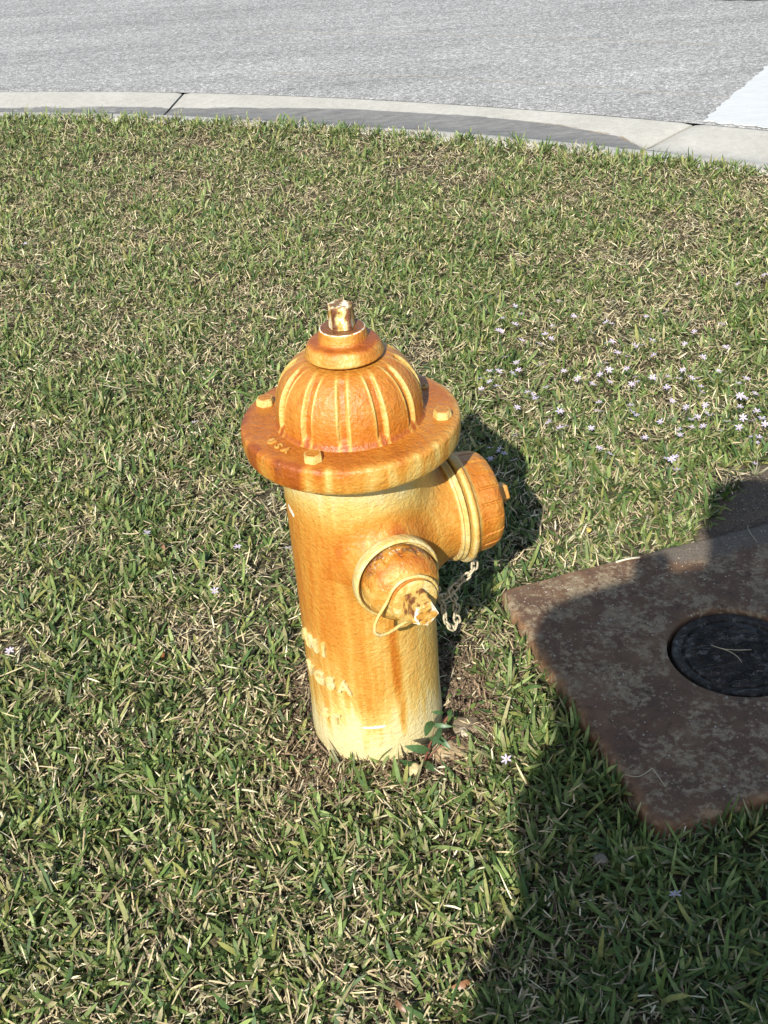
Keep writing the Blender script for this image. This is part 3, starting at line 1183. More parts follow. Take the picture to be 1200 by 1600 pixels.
# wire ring of the cap chain: round the boss, drawn out to a point at lower left
pts = []
tx, tz = MH.to_3x3() @ Vector((1, 0, 0)), Vector((0, 0, 1))
for k in range(44):
    a = 2 * math.pi * k / 44
    rr = .0385
    dirx, dirz = math.cos(a), math.sin(a)
    tip = R(207)
    da = (a - tip + math.pi) % (2 * math.pi) - math.pi
    ext = .036 * math.exp(-(da / .42) ** 2)
    s = .2000 + .002 * math.sin(2 * a) + ext * .22
    pts.append(tuple(np.array(dH) * s + np.array([0, 0, ZN]) + np.array(tx) * dirx * (rr + ext) * (1 if tx.x > 0 else -1) + np.array(tz) * dirz * (rr + ext)))
V, F = tube(pts, .0027, 8, True)
me = new_mesh('chain_ring', V, F, M_PAINT)
set_tint(me, const_tint(.18, .3, .35, .35, 60))
link('chain_ring', me, hc)

# chain from the pumper cap to the hose cap, with a slack loop
M_CHAIN = simple('weathered_cream_chain', (.47, .40, .27), .6, .4, 120, .35, .001, 600)
chain = bpy.data.objects.new('chain', None)
C.objects.link(chain)
chain.parent = H
def torus_link(L, wd, wr):
    pts = []
    for k in range(22):
        a = 2 * math.pi * k / 22
        x = math.cos(a) * wd
        y = math.sin(a) * wd
        y += (L / 2 - wd) * (1 if math.sin(a) >= 0 else -1) * min(1, abs(math.sin(a)) * 3)
        pts.append((x, y, 0))
    return tube(pts, wr, 7, True)
lv, lf = torus_link(.0180, .0052, .0019)
link_me = new_mesh('chain_link', lv, lf, M_CHAIN)
def chain_links(path, closed=False):
    P = smooth_path(path, 12)
    P = [p - Vector((HX, HY, 0)) for p in P]
    acc, stepL = 0, .0130
    pos = [(P[0], (P[1] - P[0]).normalized())]
    for a, b in zip(P[:-1], P[1:]):
        acc += (b - a).length
        if acc >= stepL:
            acc -= stepL
            pos.append((b, (b - a).normalized()))
    for i, (p, t) in enumerate(pos):
        o = link('chain_link', link_me, chain)
        q_ = t.to_track_quat('Y', 'Z')
        o.rotation_mode = 'QUATERNION'
        from mathutils import Quaternion
        o.rotation_quaternion = q_ @ Quaternion((0, 1, 0), R(90) * (i % 2) + R(random.uniform(-22, 22) + 30))
        o.location = p
chain_links([(0.1432, 1.6201, 0.2930), (0.1440, 1.6205, 0.2700), (0.1455, 1.6213, 0.2526), (0.138, 1.6177, 0.2415), (0.1275, 1.6129, 0.2353), (0.1159, 1.6075, 0.2283), (0.1053, 1.6026, 0.2194), (0.096, 1.5982, 0.2127), (0.0867, 1.5939, 0.213), (.080, 1.585, .225), (.078, 1.57, .25)])
chain_links([(0.1018, 1.601, 0.2169), (0.1091, 1.6043, 0.1958), (0.1108, 1.6051, 0.1784), (0.1081, 1.6038, 0.1657), (0.1111, 1.6053, 0.1531), (0.1085, 1.6045, 0.1397), (0.1000, 1.6008, 0.1403), (0.0916, 1.5962, 0.1566), (0.0888, 1.5949, 0.1747), (0.0874, 1.5942, 0.1947), (.083, 1.59, .21)])

# ------------------------------------------------------------------ meter box slab with its round lid
box = empty('meter_box_cover', (SC.x, SC.y, 0))
tag(box, 'rust brown concrete meter box slab with dark round lid, half shaded beside the hydrant', 'meter box')
LU, LV_ = slab_uv(.607, 1.607)
LR = .116
NA = 240
th = np.linspace(0, 2 * np.pi, NA, endpoint=False)
def perim(inset, th, cx, cy, corner=.032):
    """ray from (cx,cy) to the rounded rectangle"""
    out = []
    for a in th:
        dx, dy = math.cos(a), math.sin(a)
        lo, hi = 0, 1.2
        for _ in range(26):
            m = (lo + hi) / 2
            u, v = cx + dx * m, cy + dy * m
            qx, qy = abs(u) - SLW / 2 + corner, abs(v) - SLD / 2 + corner
            d = math.hypot(max(qx, 0), max(qy, 0)) + min(max(qx, qy), 0) - corner
            if d < -inset:
                lo = m
            else:
                hi = m
        out.append(lo)
    return np.array(out)
TOPZ = .032
rings = []
hole = [(LR + .0045, -.030), (LR + .0045, TOPZ - .004), (LR + .0065, TOPZ - .0008)]
P0 = perim(.011, th, LU, LV_)
P1 = perim(.000, th, LU, LV_)
for r, z in hole:
    rings.append((np.full(NA, r), np.full(NA, z)))
for t in np.linspace(.03, 1, 22):
    rings.append(((LR + .0065) * (1 - t) + P0 * t, np.full(NA, TOPZ)))
for k in range(1, 6):
    a = k / 5 * math.pi / 2
    rings.append((P0 + (P1 - P0) * math.sin(a), np.full(NA, TOPZ - .011 * (1 - math.cos(a)))))
rings.append((P1 + .002, np.full(NA, TOPZ - .04)))
rings.append((P1 + .004, np.full(NA, -.08)))
V, F = [], []
for r, z in rings:
    V.append(np.stack([LU + r * np.cos(th), LV_ + r * np.sin(th), z], 1))
V = np.vstack(V)
# chipped, uneven edge
e = sstep(.03, .0, -(np.maximum(np.abs(V[:, 0]) - SLW / 2, np.abs(V[:, 1]) - SLD / 2)))
V[:, 2] += (fbm(V, 6, 3) - .5) * .006 * (V[:, 2] > 0) + e * (fbm(V, 60, 5) - .6) * .005
V[:, 0] += e * (fbm(V, 35, 1) - .5) * .007
V[:, 1] += e * (fbm(V, 35, 7) - .5) * .007
for i in range(len(rings) - 1):
    for j in range(NA):
        F.append((i * NA + j, i * NA + (j + 1) % NA, (i + 1) * NA + (j + 1) % NA, (i + 1) * NA + j))
rotz = math.atan2(SU.y, SU.x)
c_, s_ = math.cos(rotz), math.sin(rotz)
def rot2(V):
    V = np.array(V, float)
    return np.stack([V[:, 0] * c_ - V[:, 1] * s_, V[:, 0] * s_ + V[:, 1] * c_, V[:, 2]], 1)
tin = np.stack([e, sstep(SLD / 2 - .13, SLD / 2 - .01, V[:, 1]) * sstep(-.12, .05, V[:, 0]), e * 0], 1)
me = new_mesh('slab', rot2(V), F, M_SLAB, True, 50)
set_tint(me, lambda co: tin)
link('slab', me, box)
LC = np.array([LU, LV_, 0])
V, F = lathe(dense(rounded([(TOPZ - .018, LR - .004), (TOPZ - .006, LR - .0045), (TOPZ - .005, LR - .008), (TOPZ - .0055, LR - .021), (TOPZ - .011, LR - .0225), (TOPZ - .011, LR - .0265), (TOPZ - .0062, LR - .028), (TOPZ - .0055, 0)], .0012, 2), .006), 120)
# pick notch in the rim
a = np.arctan2(V[:, 1], V[:, 0])
r_ = np.hypot(V[:, 0], V[:, 1])
nt_ = np.exp(-((a + 2.45) / .10) ** 2) * (r_ > LR - .012)
V[:, 2] -= nt_ * .012
lid = link('lid', new_mesh('lid', rot2(V + LC), F, M_LID, True, 50), box)
# raised tread of short bars on the lid
T = []
rs = random.Random(5)
for i in range(-7, 8):
    for j in range(-7, 8):
        x, y = i * .0118, j * .0118
        if math.hypot(x, y) > .082:
            continue
        a = R(45 if (i + j) % 2 else -45) + rs.uniform(-.1, .1)
        l, w, z = .0060, .0016, TOPZ - .0055
        ca, sa = math.cos(a), math.sin(a)
        v = []
        for (p, q_, zz) in ((-l, -w, 0), (l, -w, 0), (l, w, 0), (-l, w, 0), (-l * .85, -w * .5, .0026), (l * .85, -w * .5, .0026), (l * .85, w * .5, .0026), (-l * .85, w * .5, .0026)):
            v.append((x + p * ca - q_ * sa, y + p * sa + q_ * ca, z + zz * rs.uniform(.4, 1)))
        T.append((v, [(0, 1, 5, 4), (1, 2, 6, 5), (2, 3, 7, 6), (3, 0, 4, 7), (4, 5, 6, 7)]))
V, F = merge(T)
o = link('lid_tread', new_mesh('lid_tread', rot2(V + LC), F, M_LID, False), box)
o['kind'] = 'stuff'

# ------------------------------------------------------------------ turf
def blades(base, az, tilt, length, width, curl, col, tipcol, twist, droop=None, fold=0):
    """flat tapering blades; returns co, quads, tris, cols"""
    N = len(base)
    ts = [0, .38, .74, 1.0]
    wf = [.72, 1.0, .80]
    co = np.zeros((N, 7, 3))
    cc = np.zeros((N, 7, 3))
    d = np.stack([np.cos(az), np.sin(az), np.zeros(N)], 1)
    side0 = np.stack([-np.sin(az), np.cos(az), np.zeros(N)], 1)
    p = base.copy()
    ph = tilt.copy()
    prev = 0
    for i, t in enumerate(ts):
        if i:
            seg = (t - prev) * length
            ph_m = ph + curl * (t + prev) / 2
            p = p + d * (np.sin(ph_m) * seg)[:, None]
            p[:, 2] += np.cos(ph_m) * seg
            prev = t
        pa = ph + curl * t
        nrm = np.stack([-np.cos(pa) * np.cos(az), -np.cos(pa) * np.sin(az), np.sin(pa)], 1)
        tw = twist * (.5 + .5 * t)
        side = side0 * np.cos(tw)[:, None] + nrm * np.sin(tw)[:, None]
        f = t
        c = col * (1 - f) + tipcol * f
        if i < 3:
            w = (width * wf[i] / 2)[:, None]
            co[:, 2 * i] = p - side * w
            co[:, 2 * i + 1] = p + side * w
            cc[:, 2 * i] = c
            cc[:, 2 * i + 1] = c
        else:
            co[:, 6] = p
            cc[:, 6] = c
    b = np.arange(N)[:, None] * 7
    quads = np.concatenate([b + [0, 1, 3, 2], b + [2, 3, 5, 4]])
    tris = b + [4, 5, 6]
    return co.reshape(-1, 3), quads, tris, cc.reshape(-1, 3)

def scatter(density, fn_keep, lod=True, x0=-3.9, x1=3.6, y0=-.1, y1=6.6):
    """random points in the part of the lawn the camera may see, thinner with distance"""
    n = int(density * (x1 - x0) * (y1 - y0))
    x = rng.uniform(x0, x1, n)
    y = rng.uniform(y0, y1, n)
    hw = .34 * y + .62
    cx = .02 * y - .02 + np.where(y > 3, -(y - 3) * .03, 0)
    out = np.abs(x - cx) - hw
    keep = (out < .75) & ((out < 0) | (rng.rand(n) < .62)) & (y < lawn_edge_y(x) - .02)
    if lod:
        keep &= rng.rand(n) < np.clip(1.25 - y * .13, .5, 1.0)
    x, y = x[keep], y[keep]
    k = fn_keep(x, y)
    return x[k], y[k]

def P3(x, y):
    return np.stack([x, y, np.zeros_like(x)], 1)
def free(x, y, slab_gap=.004, hyd=.118):
    d = np.hypot(x - HX, y - HY)
    s = slab_dist(x, y)
    return (d > hyd) & (s > slab_gap) & (rng.rand(len(x)) > dirt_mask(x, y) * .992)
def lushness(x, y):
    p = P3(x, y)
    l = .49 + (fbm(p, 2.3, 11) - .5) * 1.2 + (fbm(p, 9, 12) - .5) * 1.7
    l += .22 * sstep(.0, .3, x) * sstep(1.7, 1.3, y)
    l -= .14 * sstep(2.2, 3.6, y)
    l += .25 * sstep(.35, .0, lawn_edge_y(x) - y) 
    d = np.hypot(x - HX, y - HY)
    l -= .75 * sstep(.24, .13, d)
    l -= 1.0 * np.exp(-(((x - .135) / .075) ** 2 + ((y - 1.52) / .16) ** 2))
    l -= .35 * np.exp(-(((x + .17) / .09) ** 2 + ((y - 1.33) / .09) ** 2))
    l += .35 * np.exp(-(((x - .24) / .09) ** 2 + ((y - 1.40) / .28) ** 2))
    return l

G1, G2, G3 = np.array([.112, .170, .042]), np.array([.205, .262, .084]), np.array([.064, .116, .034])
def green_cols(x, y, n):
    a = rng.rand(n)[:, None]
    c = np.where(a < .45, G1, np.where(a < .78, G2, G3)) * rng.uniform(.72, 1.3, n)[:, None]
    hz = fbm(P3(x, y), 5, 20)[:, None]
    c = c * (1 + (hz - .5) * .35)
    yl = (rng.rand(n) < .13)[:, None]
    c = np.where(yl, np.array([.25, .255, .075]) * rng.uniform(.8, 1.2, n)[:, None], c)
    return c

# living tufts: fans of three to seven broad blades
tx_, ty_ = scatter(3500, lambda x, y: free(x, y, .006) & (rng.rand(len(x)) < np.clip(lushness(x, y) * 1.25 + .12, .03, 1)))
cnt = rng.randint(3, 8, len(tx_))
idx = np.repeat(np.arange(len(tx_)), cnt)
N = len(idx)
fan = rng.uniform(0, 2 * np.pi, len(tx_))[idx] + rng.normal(0, 1.15, N)
bx_ = tx_[idx] + np.cos(fan) * .006 + rng.normal(0, .006, N)
by_ = ty_[idx] + np.sin(fan) * .006 + rng.normal(0, .006, N)
tuft_h = rng.uniform(.0, .014, len(tx_))[idx]
size = (.72 + .75 * rng.beta(1.4, 2.6, len(tx_)))[idx]
near_slab = sstep(.06, .0, slab_dist(bx_, by_))
near_kerb = sstep(.30, .0, lawn_edge_y(bx_) - by_)
L_ = (rng.gamma(4.5, .0046, N) + .010) * size * (1 + .30 * near_slab + .2 * near_kerb)
L_ = np.clip(L_, .012, .070)
wd = rng.uniform(.0032, .0076, N) * np.clip(size, .8, 1.1)
tl = np.clip(rng.normal(.95, .34, N), .08, 1.5) * (1 - .45 * near_slab - .35 * near_kerb)
cu_ = rng.normal(.15, .30, N)
col = green_cols(bx_, by_, N)
tip = col * rng.uniform(.95, 1.25, N)[:, None]
dry = rng.rand(N) < .16
tip[dry] = np.array([.40, .34, .19])
base = np.stack([bx_, by_, ground_z(bx_, by_) + tuft_h], 1)
keep = slab_dist(bx_ + np.cos(fan) * L_ * .6, by_ + np.sin(fan) * L_ * .6) > -.012
keep &= np.hypot(bx_ + np.cos(fan) * L_ * .7 - HX, by_ + np.sin(fan) * L_ * .7 - HY) > .112
g = [a[keep] for a in (base, fan, tl, L_, wd, cu_, col, tip)]
co, q, t, cc = blades(*g, rng.normal(0, .55, keep.sum()))
n_green = keep.sum()
grass = link('lawn_grass', fast_mesh('lawn_grass', co, q, t, M_GRASS, cc))
tag(grass, kind='stuff')

# short shoots low in the sward
tx_, ty_ = scatter(6500, lambda x, y: free(x, y, .003) & (rng.rand(len(x)) < np.clip(lushness(x, y) * .9 + .28, .06, 1)))
N = len(tx_)
col = green_cols(tx_, ty_, N) * .92
az = rng.uniform(0, 2 * np.pi, N)
L_ = rng.uniform(.010, .030, N)
base = np.stack([tx_, ty_, ground_z(tx_, ty_) + rng.uniform(-.002, .012, N)], 1)
co, q, t, cc = blades(base, az, np.clip(rng.normal(.9, .4, N), .1, 1.5), L_, rng.uniform(.002, .0044, N), rng.normal(.1, .3, N), col, col * 1.12, rng.normal(0, .6, N))
under = link('short_grass', fast_mesh('short_grass', co, q, t, M_GRASS, cc))
tag(under, kind='stuff')

# dry clippings and dead runners lying through it
def straw_density(x, y):
    l = lushness(x, y)
    d = np.hypot(x - HX, y - HY)
    l = l - (fbm(P3(x, y), 13, 51) - .5) * 1.5
    return np.clip(1.06 - l * .85 + .22 * sstep(2.2, 4.0, y) + .35 * sstep(.3, .14, d), .10, 1) * (1 - .55 * sstep(.12, .3, x) * sstep(1.62, 1.3, y))
tx_, ty_ = scatter(21000, lambda x, y: free(x, y, -.001, .114) & (rng.rand(len(x)) < straw_density(x, y)))
N = len(tx_)
pc_ = fbm(P3(tx_, ty_), 9, 31)
az = rng.uniform(0, 2 * np.pi, N) + 0
flow = fbm(P3(tx_, ty_), 6, 33) * 14
loc = rng.rand(N) < .55
az = np.where(loc, flow + rng.normal(0, .45, N) + np.pi * (rng.rand(N) < .5), az)
a = rng.rand(N)[:, None]
S1, S2, S3, S4 = np.array([.57, .47, .27]), np.array([.40, .32, .18]), np.array([.70, .63, .42]), np.array([.20, .145, .09])
col = np.where(a < .38, S1, np.where(a < .64, S2, np.where(a < .80, S3, S4))) * rng.uniform(.75, 1.15, N)[:, None]
dnear = np.hypot(tx_ - HX, ty_ - HY)
brown = (rng.rand(N) < .55 * sstep(.30, .13, dnear) + .5 * np.exp(-(((tx_ - .135) / .075) ** 2 + ((ty_ - 1.52) / .16) ** 2)))[:, None]
col = np.where(brown, np.array([.17, .115, .07]) * rng.uniform(.6, 1.8, N)[:, None], col)
L_ = np.clip(rng.gamma(2.6, .0056, N) + .005, .007, .055)
wd = rng.uniform(.0009, .0032, N)
z0 = ground_z(tx_, ty_) + rng.beta(1.4, 1.5, N) * (.028 - .012 * sstep(.2, .13, dnear))
tl = np.clip(rng.normal(1.32, .24, N), .3, 1.75)
cu_ = rng.normal(.0, .35, N)
ex, ey = tx_ + np.cos(az) * L_, ty_ + np.sin(az) * L_
keep = (np.hypot(ex - HX, ey - HY) > .110) & (slab_dist(ex, ey) > -.012)
co, q, t, cc = blades(np.stack([tx_, ty_, z0], 1)[keep], az[keep], tl[keep], L_[keep], wd[keep], cu_[keep], col[keep], (col * 1.05)[keep], rng.normal(0, .5, keep.sum()))
straw = link('dry_grass_clippings', fast_mesh('dry_grass_clippings', co, q, t, M_STRAW, cc))
tag(straw, kind='stuff')

# ground cover: little rounded leaves among the grass
tx_, ty_ = scatter(900, lambda x, y: free(x, y, .006) & (rng.rand(len(x)) < .15 + .85 * sstep(.50, .64, fbm(P3(x, y), 4.5, 41))) & (rng.rand(len(x)) < sstep(-.1, .35, x) * .8 + .2))
N = len(tx_) * 3
tx_, ty_ = np.repeat(tx_, 3) + rng.normal(0, .008, N), np.repeat(ty_, 3) + rng.normal(0, .008, N)
col = np.array([.13, .19, .045]) * rng.uniform(.65, 1.35, N)[:, None]
keep = free(tx_, ty_, .004)
base = np.stack([tx_, ty_, ground_z(tx_, ty_) + rng.uniform(.008, .024, N)], 1)[keep]
M_ = keep.sum()
co, q, t, cc = blades(base, rng.uniform(0, 6.28, M_), rng.uniform(1.0, 1.6, M_), rng.uniform(.009, .016, M_), rng.uniform(.005, .008, M_), rng.normal(0, .2, M_), col[keep], col[keep] * 1.1, rng.normal(0, .3, M_))
cover = link('ground_cover_leaves', fast_mesh('ground_cover_leaves', co, q, t, M_GRASS, cc))
tag(cover, kind='stuff')

# crumbs of bark, sand grains and bits of dead matter round the hydrant, on the slab and on the dirt
def crumbs(name, x, y, z, s, cols, m):
    N = len(x)
    u = rng.normal(size=(N, 6, 3)) * .25
    octa = np.array([(1, 0, 0), (-1, 0, 0), (0, 1, 0), (0, -1, 0), (0, 0, .6), (0, 0, -.6)])
    co = (octa[None] + u) * s[:, None, None] + np.stack([x, y, z], 1)[:, None]
    tf = np.array([(0, 2, 4), (2, 1, 4), (1, 3, 4), (3, 0, 4), (2, 0, 5), (1, 2, 5), (3, 1, 5), (0, 3, 5)])
    tr = (np.arange(N)[:, None, None] * 6 + tf[None]).reshape(-1, 3)
    o = link(name, fast_mesh(name, co.reshape(-1, 3), np.zeros((0, 4), int), tr, m, np.repeat(cols, 6, 0)))
    tag(o, kind='stuff')
n = 9000
a = rng.uniform(0, 6.28, n)
d = .116 + np.abs(rng.normal(0, .06, n))
x, y = HX + np.cos(a) * d, HY + np.sin(a) * d
q_ = rng.rand(n) < .5
x, y = np.where(q_, rng.normal(.135, .05, n), x), np.where(q_, rng.normal(1.51, .10, n), y)
k = (slab_dist(x, y) > .004) & (np.hypot(x - HX, y - HY) > .115)
x, y = x[k], y[k]
cb = np.array([.20, .145, .09]) * rng.uniform(.3, 1.9, len(x))[:, None]
crumbs('bark_crumbs', x, y, ground_z(x, y) + rng.uniform(0, .006, len(x)), rng.uniform(.0012, .0042, len(x)), cb, M_STRAW)
n = 9000
x, y = rng.uniform(.55, 1.35, n), rng.uniform(1.8, 2.35, n)
k = dirt_mask(x, y) & (slab_dist(x, y) > 0)
x, y = x[k], y[k]
crumbs('sand_grains', x, y, ground_z(x, y) + .001, rng.uniform(.0008, .0022, len(x)), np.array([.17, .14, .105]) * rng.uniform(.35, 2.2, len(x))[:, None], M_STRAW)
n = 700
u, v = rng.uniform(-SLW / 2 + .02, SLW / 2 - .02, n), rng.uniform(-SLD / 2 + .02, SLD / 2 - .02, n)
v = np.where(rng.rand(n) < .4, SLD / 2 - np.abs(rng.normal(0, .05, n)) - .02, v)
k = (np.hypot(u - LU, v - LV_) > LR + .01) & (np.abs(v) < SLD / 2 - .015)
u, v = u[k], v[k]
x, y = SC.x + u * SU.x + v * SV.x, SC.y + u * SU.y + v * SV.y
crumbs('slab_grit', x, y, np.full(len(x), TOPZ + .001), rng.uniform(.0006, .0019, len(x)), np.array([.40, .36, .28]) * rng.uniform(.3, 1.6, len(x))[:, None], M_STRAW)

# loose straws lying on the slab and lid
def straw_thing(name, pts, label, r=.0007, colr=(.42, .37, .25)):
    parts = [tube(smooth_path(p, 5), r, 6) for p in pts]
    V, F = merge(parts)
    c0 = V.mean(0)
    o = link(name, new_mesh(name, V - c0, F, simple('straw_' + name, colr, .6, .3, 80, .2)))
    o.location = tuple(c0)
    return tag(o, label, 'straw')
zl = TOPZ - .0012
straw_thing('forked_straw', [[(.568, 1.628, zl), (.585, 1.612, zl + .003), (.607, 1.606, zl + .003), (.634, 1.606, zl + .001)], [(.575, 1.621, zl + .001), (.592, 1.607, zl + .002), (.604, 1.592, zl + .001), (.608, 1.576, zl)]],
            'thin pale forked straw lying on the dark round lid')
zs = TOPZ + .0015
straw_thing('straw', [[(.348, 1.33, zs), (.368, 1.318, zs + .006), (.392, 1.33, zs + .010)], [(.392, 1.33, zs + .010), (.400, 1.312, zs + .004), (.406, 1.298, zs)]],
            'bent pale straw lying near the front corner of the brown slab')
straw_thing('straw', [[(.452, 1.897, zs), (.478, 1.902, zs + .002), (.502, 1.905, zs + .001)]], 'short straight pale straw across the far edge of the brown slab', .0020, (.62, .56, .40))
straw_thing('straw', [[(.742, 1.985, zs + .002), (.736, 1.962, zs + .006), (.743, 1.925, zs)]], 'thin upright straw on the sandy back edge of the brown slab')
straw_thing('straw', [[(.744, 2.16, .034), (.760, 2.185, .040), (.786, 2.195, .033)]], 'curved straw lying on the shaded sandy dirt behind the slab')
straw_thing('straw', [[(.735, 1.44, zs), (.70, 1.425, zs + .001), (.67, 1.43, zs)]], 'straight pale straw on the slab in front of the dark lid')

# ------------------------------------------------------------------ small stones, stems and leaves by the hydrant
def stone(name, loc, size, colr, label, cat, seed, flat=.7, zr=0):
    bm = bmesh.new()
    bmesh.ops.create_icosphere(bm, subdivisions=3, radius=1)
    V = np.array([v.co[:] for v in bm.verts])
    F = [tuple(v.index for v in f.verts) for f in bm.faces]
    bm.free()
    V = V * (1 + (fbm(V, 1.3, seed) - .5)[:, None] * .9 + (fbm(V, 3.5, seed + 2) - .5)[:, None] * .7)
    V = np.sign(V) * np.abs(V) ** .85
    V = V * np.array(size)
    c, s = math.cos(zr), math.sin(zr)
    V = np.stack([V[:, 0] * c - V[:, 1] * s, V[:, 0] * s + V[:, 1] * c, V[:, 2]], 1)
    o = link(name, new_mesh(name, V, F, simple('stone_' + name, colr, .85, .2, 70, .5, .005, 160), True, 40))
    o.location = loc
    return tag(o, label, cat)
stone('rock', (.086, 1.450, -.006), (.033, .019, .015), (.33, .245, .14), 'rough tan rock lying against the right foot of the hydrant', 'rock', 4, zr=.4)
stone('rock', (.108, 1.487, -.001), (.009, .011, .008), (.46, .40, .29), 'small whitish stone just behind the tan rock at the hydrant foot', 'rock', 7)
stone('rock', (.114, 1.503, -.006), (.024, .026, .011), (.25, .195, .125), 'flat tan stone under the small whitish stone by the hydrant', 'rock', 2)
stone('pebble', (.014, 1.403, .006), (.0125, .011, .009), (.52, .41, .21), 'round yellowish tan pebble in front of the leafy weed', 'pebble', 9)
stone('pebble', (.282, 1.185, .012), (.011, .010, .007), (.20, .18, .13), 'grey pebble in the shaded grass in front of the slab corner', 'pebble', 12)
stone('seed_pod', (-.438, 1.737, .020), (.006, .006, .006), (.17, .065, .022), 'small round orange brown seed pod in the grass left of the hydrant', 'seed pod', 14)

M_WEED = blade_material('weed_leaf', .18, .42, .5)
M_STEM = simple('red_stem', (.16, .055, .035), .5, .4, 100, .3)
weed = empty('weed', (.03, 1.425, 0))
tag(weed, 'dark green narrow leaved weed with reddish stem growing at the right foot of the hydrant', 'weed')
W0 = np.array([.03, 1.425, 0])
stem = [(0.0243, 1.420, -0.012), (0.0355, 1.425, 0.0009), (0.0457, 1.428, 0.0366), (0.0661, 1.432, 0.0705), (0.0772, 1.436, 0.0864)]
V, F = tube([tuple(np.array(p) - W0) for p in smooth_path(stem, 5)], .0018, 7)
link('stem', new_mesh('stem', V, F, M_STEM), weed)
V, F = tube([tuple(np.array(p) - W0) for p in smooth_path([(.0355, 1.425, .001), (.055, 1.43, .02), (.075, 1.44, .03), (.09, 1.45, .028)], 5)], .0013, 7)
link('stem', new_mesh('stem', V, F, M_STEM), weed)
leaves = [((0.0253, 1.425, -0.0099), (-0.0075, 1.40, 0.0351), .010), ((0.0431, 1.425, 0.0267), (0.0042, 1.41, 0.0542), .014), ((0.0393, 1.425, 0.0591), (0.0516, 1.415, 0.1004), .014),
          ((0.0705, 1.43, 0.1026), (0.0513, 1.42, 0.1159), .007), ((0.0518, 1.43, 0.0792), (0.0833, 1.42, 0.0801), .008), ((0.0835, 1.435, 0.0858), (0.0811, 1.43, 0.1085), .009),
          ((0.0223, 1.425, 0.0), (-0.0015, 1.395, 0.0286), .008), ((0.032, 1.425, 0.000), (0.0558, 1.39, 0.012), .012), ((0.0455, 1.425, 0.0555), (0.0658, 1.40, 0.0634), .009),
          ((0.0661, 1.432, 0.0705), (.048, 1.40, .060), .010), ((.057, 1.43, .055), (.078, 1.405, .045), .010)]
def leaf_mesh(a, b, w, colr, cup=.25, bend=.18, n=8):
    a, b = np.array(a), np.array(b)
    d = b - a
    L = np.linalg.norm(d)
    d = d / L
    sd_ = np.cross(d, [0.1, -.8, .6])
    sd_ /= np.linalg.norm(sd_)
    up = np.cross(sd_, d)
    if up[2] < 0:
        up = -up
    V, F = [], []
    for i in range(n + 1):
        t = i / n
        ww = w * (math.sin(math.pi * min(t * .92 + .06, 1)) ** .8) / 2
        c = a + d * L * t + up * (bend * L * math.sin(math.pi * t) * .6)
        V += [c - sd_ * ww + up * ww * cup, c, c + sd_ * ww + up * ww * cup]
        if i:
            o = 3 * (i - 1)
            F += [(o, o + 1, o + 4, o + 3), (o + 1, o + 2, o + 5, o + 4)]
    return np.array(V), F
def add_leaf(a, b, w, rel, parent, colr=(.055, .11, .035), m=M_WEED, name='leaf', **kw):
    V, F = leaf_mesh(a, b, w, colr, **kw)
    me = new_mesh(name, V - rel, F, m)
    cv = np.array(colr)
    set_tint(me, lambda co: np.tile(cv, (len(co), 1)))
    return link(name, me, parent)
for i, (a, b, w) in enumerate(leaves):
    k = random.uniform(.8, 1.35)
    add_leaf(a, b, w, W0, weed, (.052 * k, .105 * k, .036 * k))

# broad leaved tuft at the edge of the dirt patch
T0 = np.array([.716, 2.105, .012])
tuft = empty('broad_leaf_tuft', tuple(T0))
tag(tuft, 'tuft of broad green grass leaves at the edge of the shaded dirt patch', 'grass tuft')
for i in range(13):
    a = random.uniform(0, 6.28)
    l = random.uniform(.03, .065)
    tl_ = random.uniform(.3, 1.2)
    b = T0 + np.array([math.cos(a) * math.sin(tl_) * l, math.sin(a) * math.sin(tl_) * l, math.cos(tl_) * l])
    k = random.uniform(.7, 1.3)
    add_leaf(T0 + np.array([math.cos(a), math.sin(a), 0]) * .004, b, random.uniform(.006, .0095), T0, tuft, (.075 * k, .14 * k, .03 * k), bend=.25)
T0 = np.array([.818, 2.19, .022])
tuft = empty('sparse_tuft', tuple(T0))
tag(tuft, 'sparse greyish tuft under the lone flower on the shaded dirt', 'grass tuft')
for i in range(14):
    a = random.uniform(0, 6.28)
    l = random.uniform(.02, .05)
    tl_ = random.uniform(.5, 1.5)
    b = T0 + np.array([math.cos(a) * math.sin(tl_) * l, math.sin(a) * math.sin(tl_) * l, math.cos(tl_) * l])
    add_leaf(T0, b, random.uniform(.0025, .004), T0, tuft, random.choice([(.20, .19, .11), (.10, .14, .05), (.3, .27, .17)]), bend=.3)

# fallen leaves
def fallen(name, p, az, L, w, colr, label):
    p = np.array(p)
    o = add_leaf(p - np.array([math.cos(az), math.sin(az), 0]) * L / 2, p + np.array([math.cos(az), math.sin(az), .15]) * L / 2, w, p, None, colr, name=name, bend=.3)
    o.location = tuple(p)
    tag(o, label, 'leaf')
fallen('fallen_leaf', (.690, 2.182, .030), .6, .022, .013, (.62, .46, .10), 'small yellow fallen leaf in the grass just left of the shaded dirt patch')
fallen('fallen_leaf', (.055, .985, .024), .3, .030, .010, (.25, .12, .055), 'curled reddish brown leaf in the grass near the bottom of the photo')
fallen('fallen_leaf', (.42, 2.02, .030), 1.2, .018, .011, (.62, .48, .12), 'small yellow leaf in sunlit grass behind the slab')
fallen('fallen_leaf', (-.03, .96, .022), 2.2, .024, .008, (.20, .10, .05), 'dull brown leaf in the grass left of the curled reddish leaf')
fallen('fallen_leaf', (-.475, 2.09, .026), 2.0, .028, .010, (.24, .13, .07), 'brown withered leaf in the lawn left of the hydrant beside a lone flower')

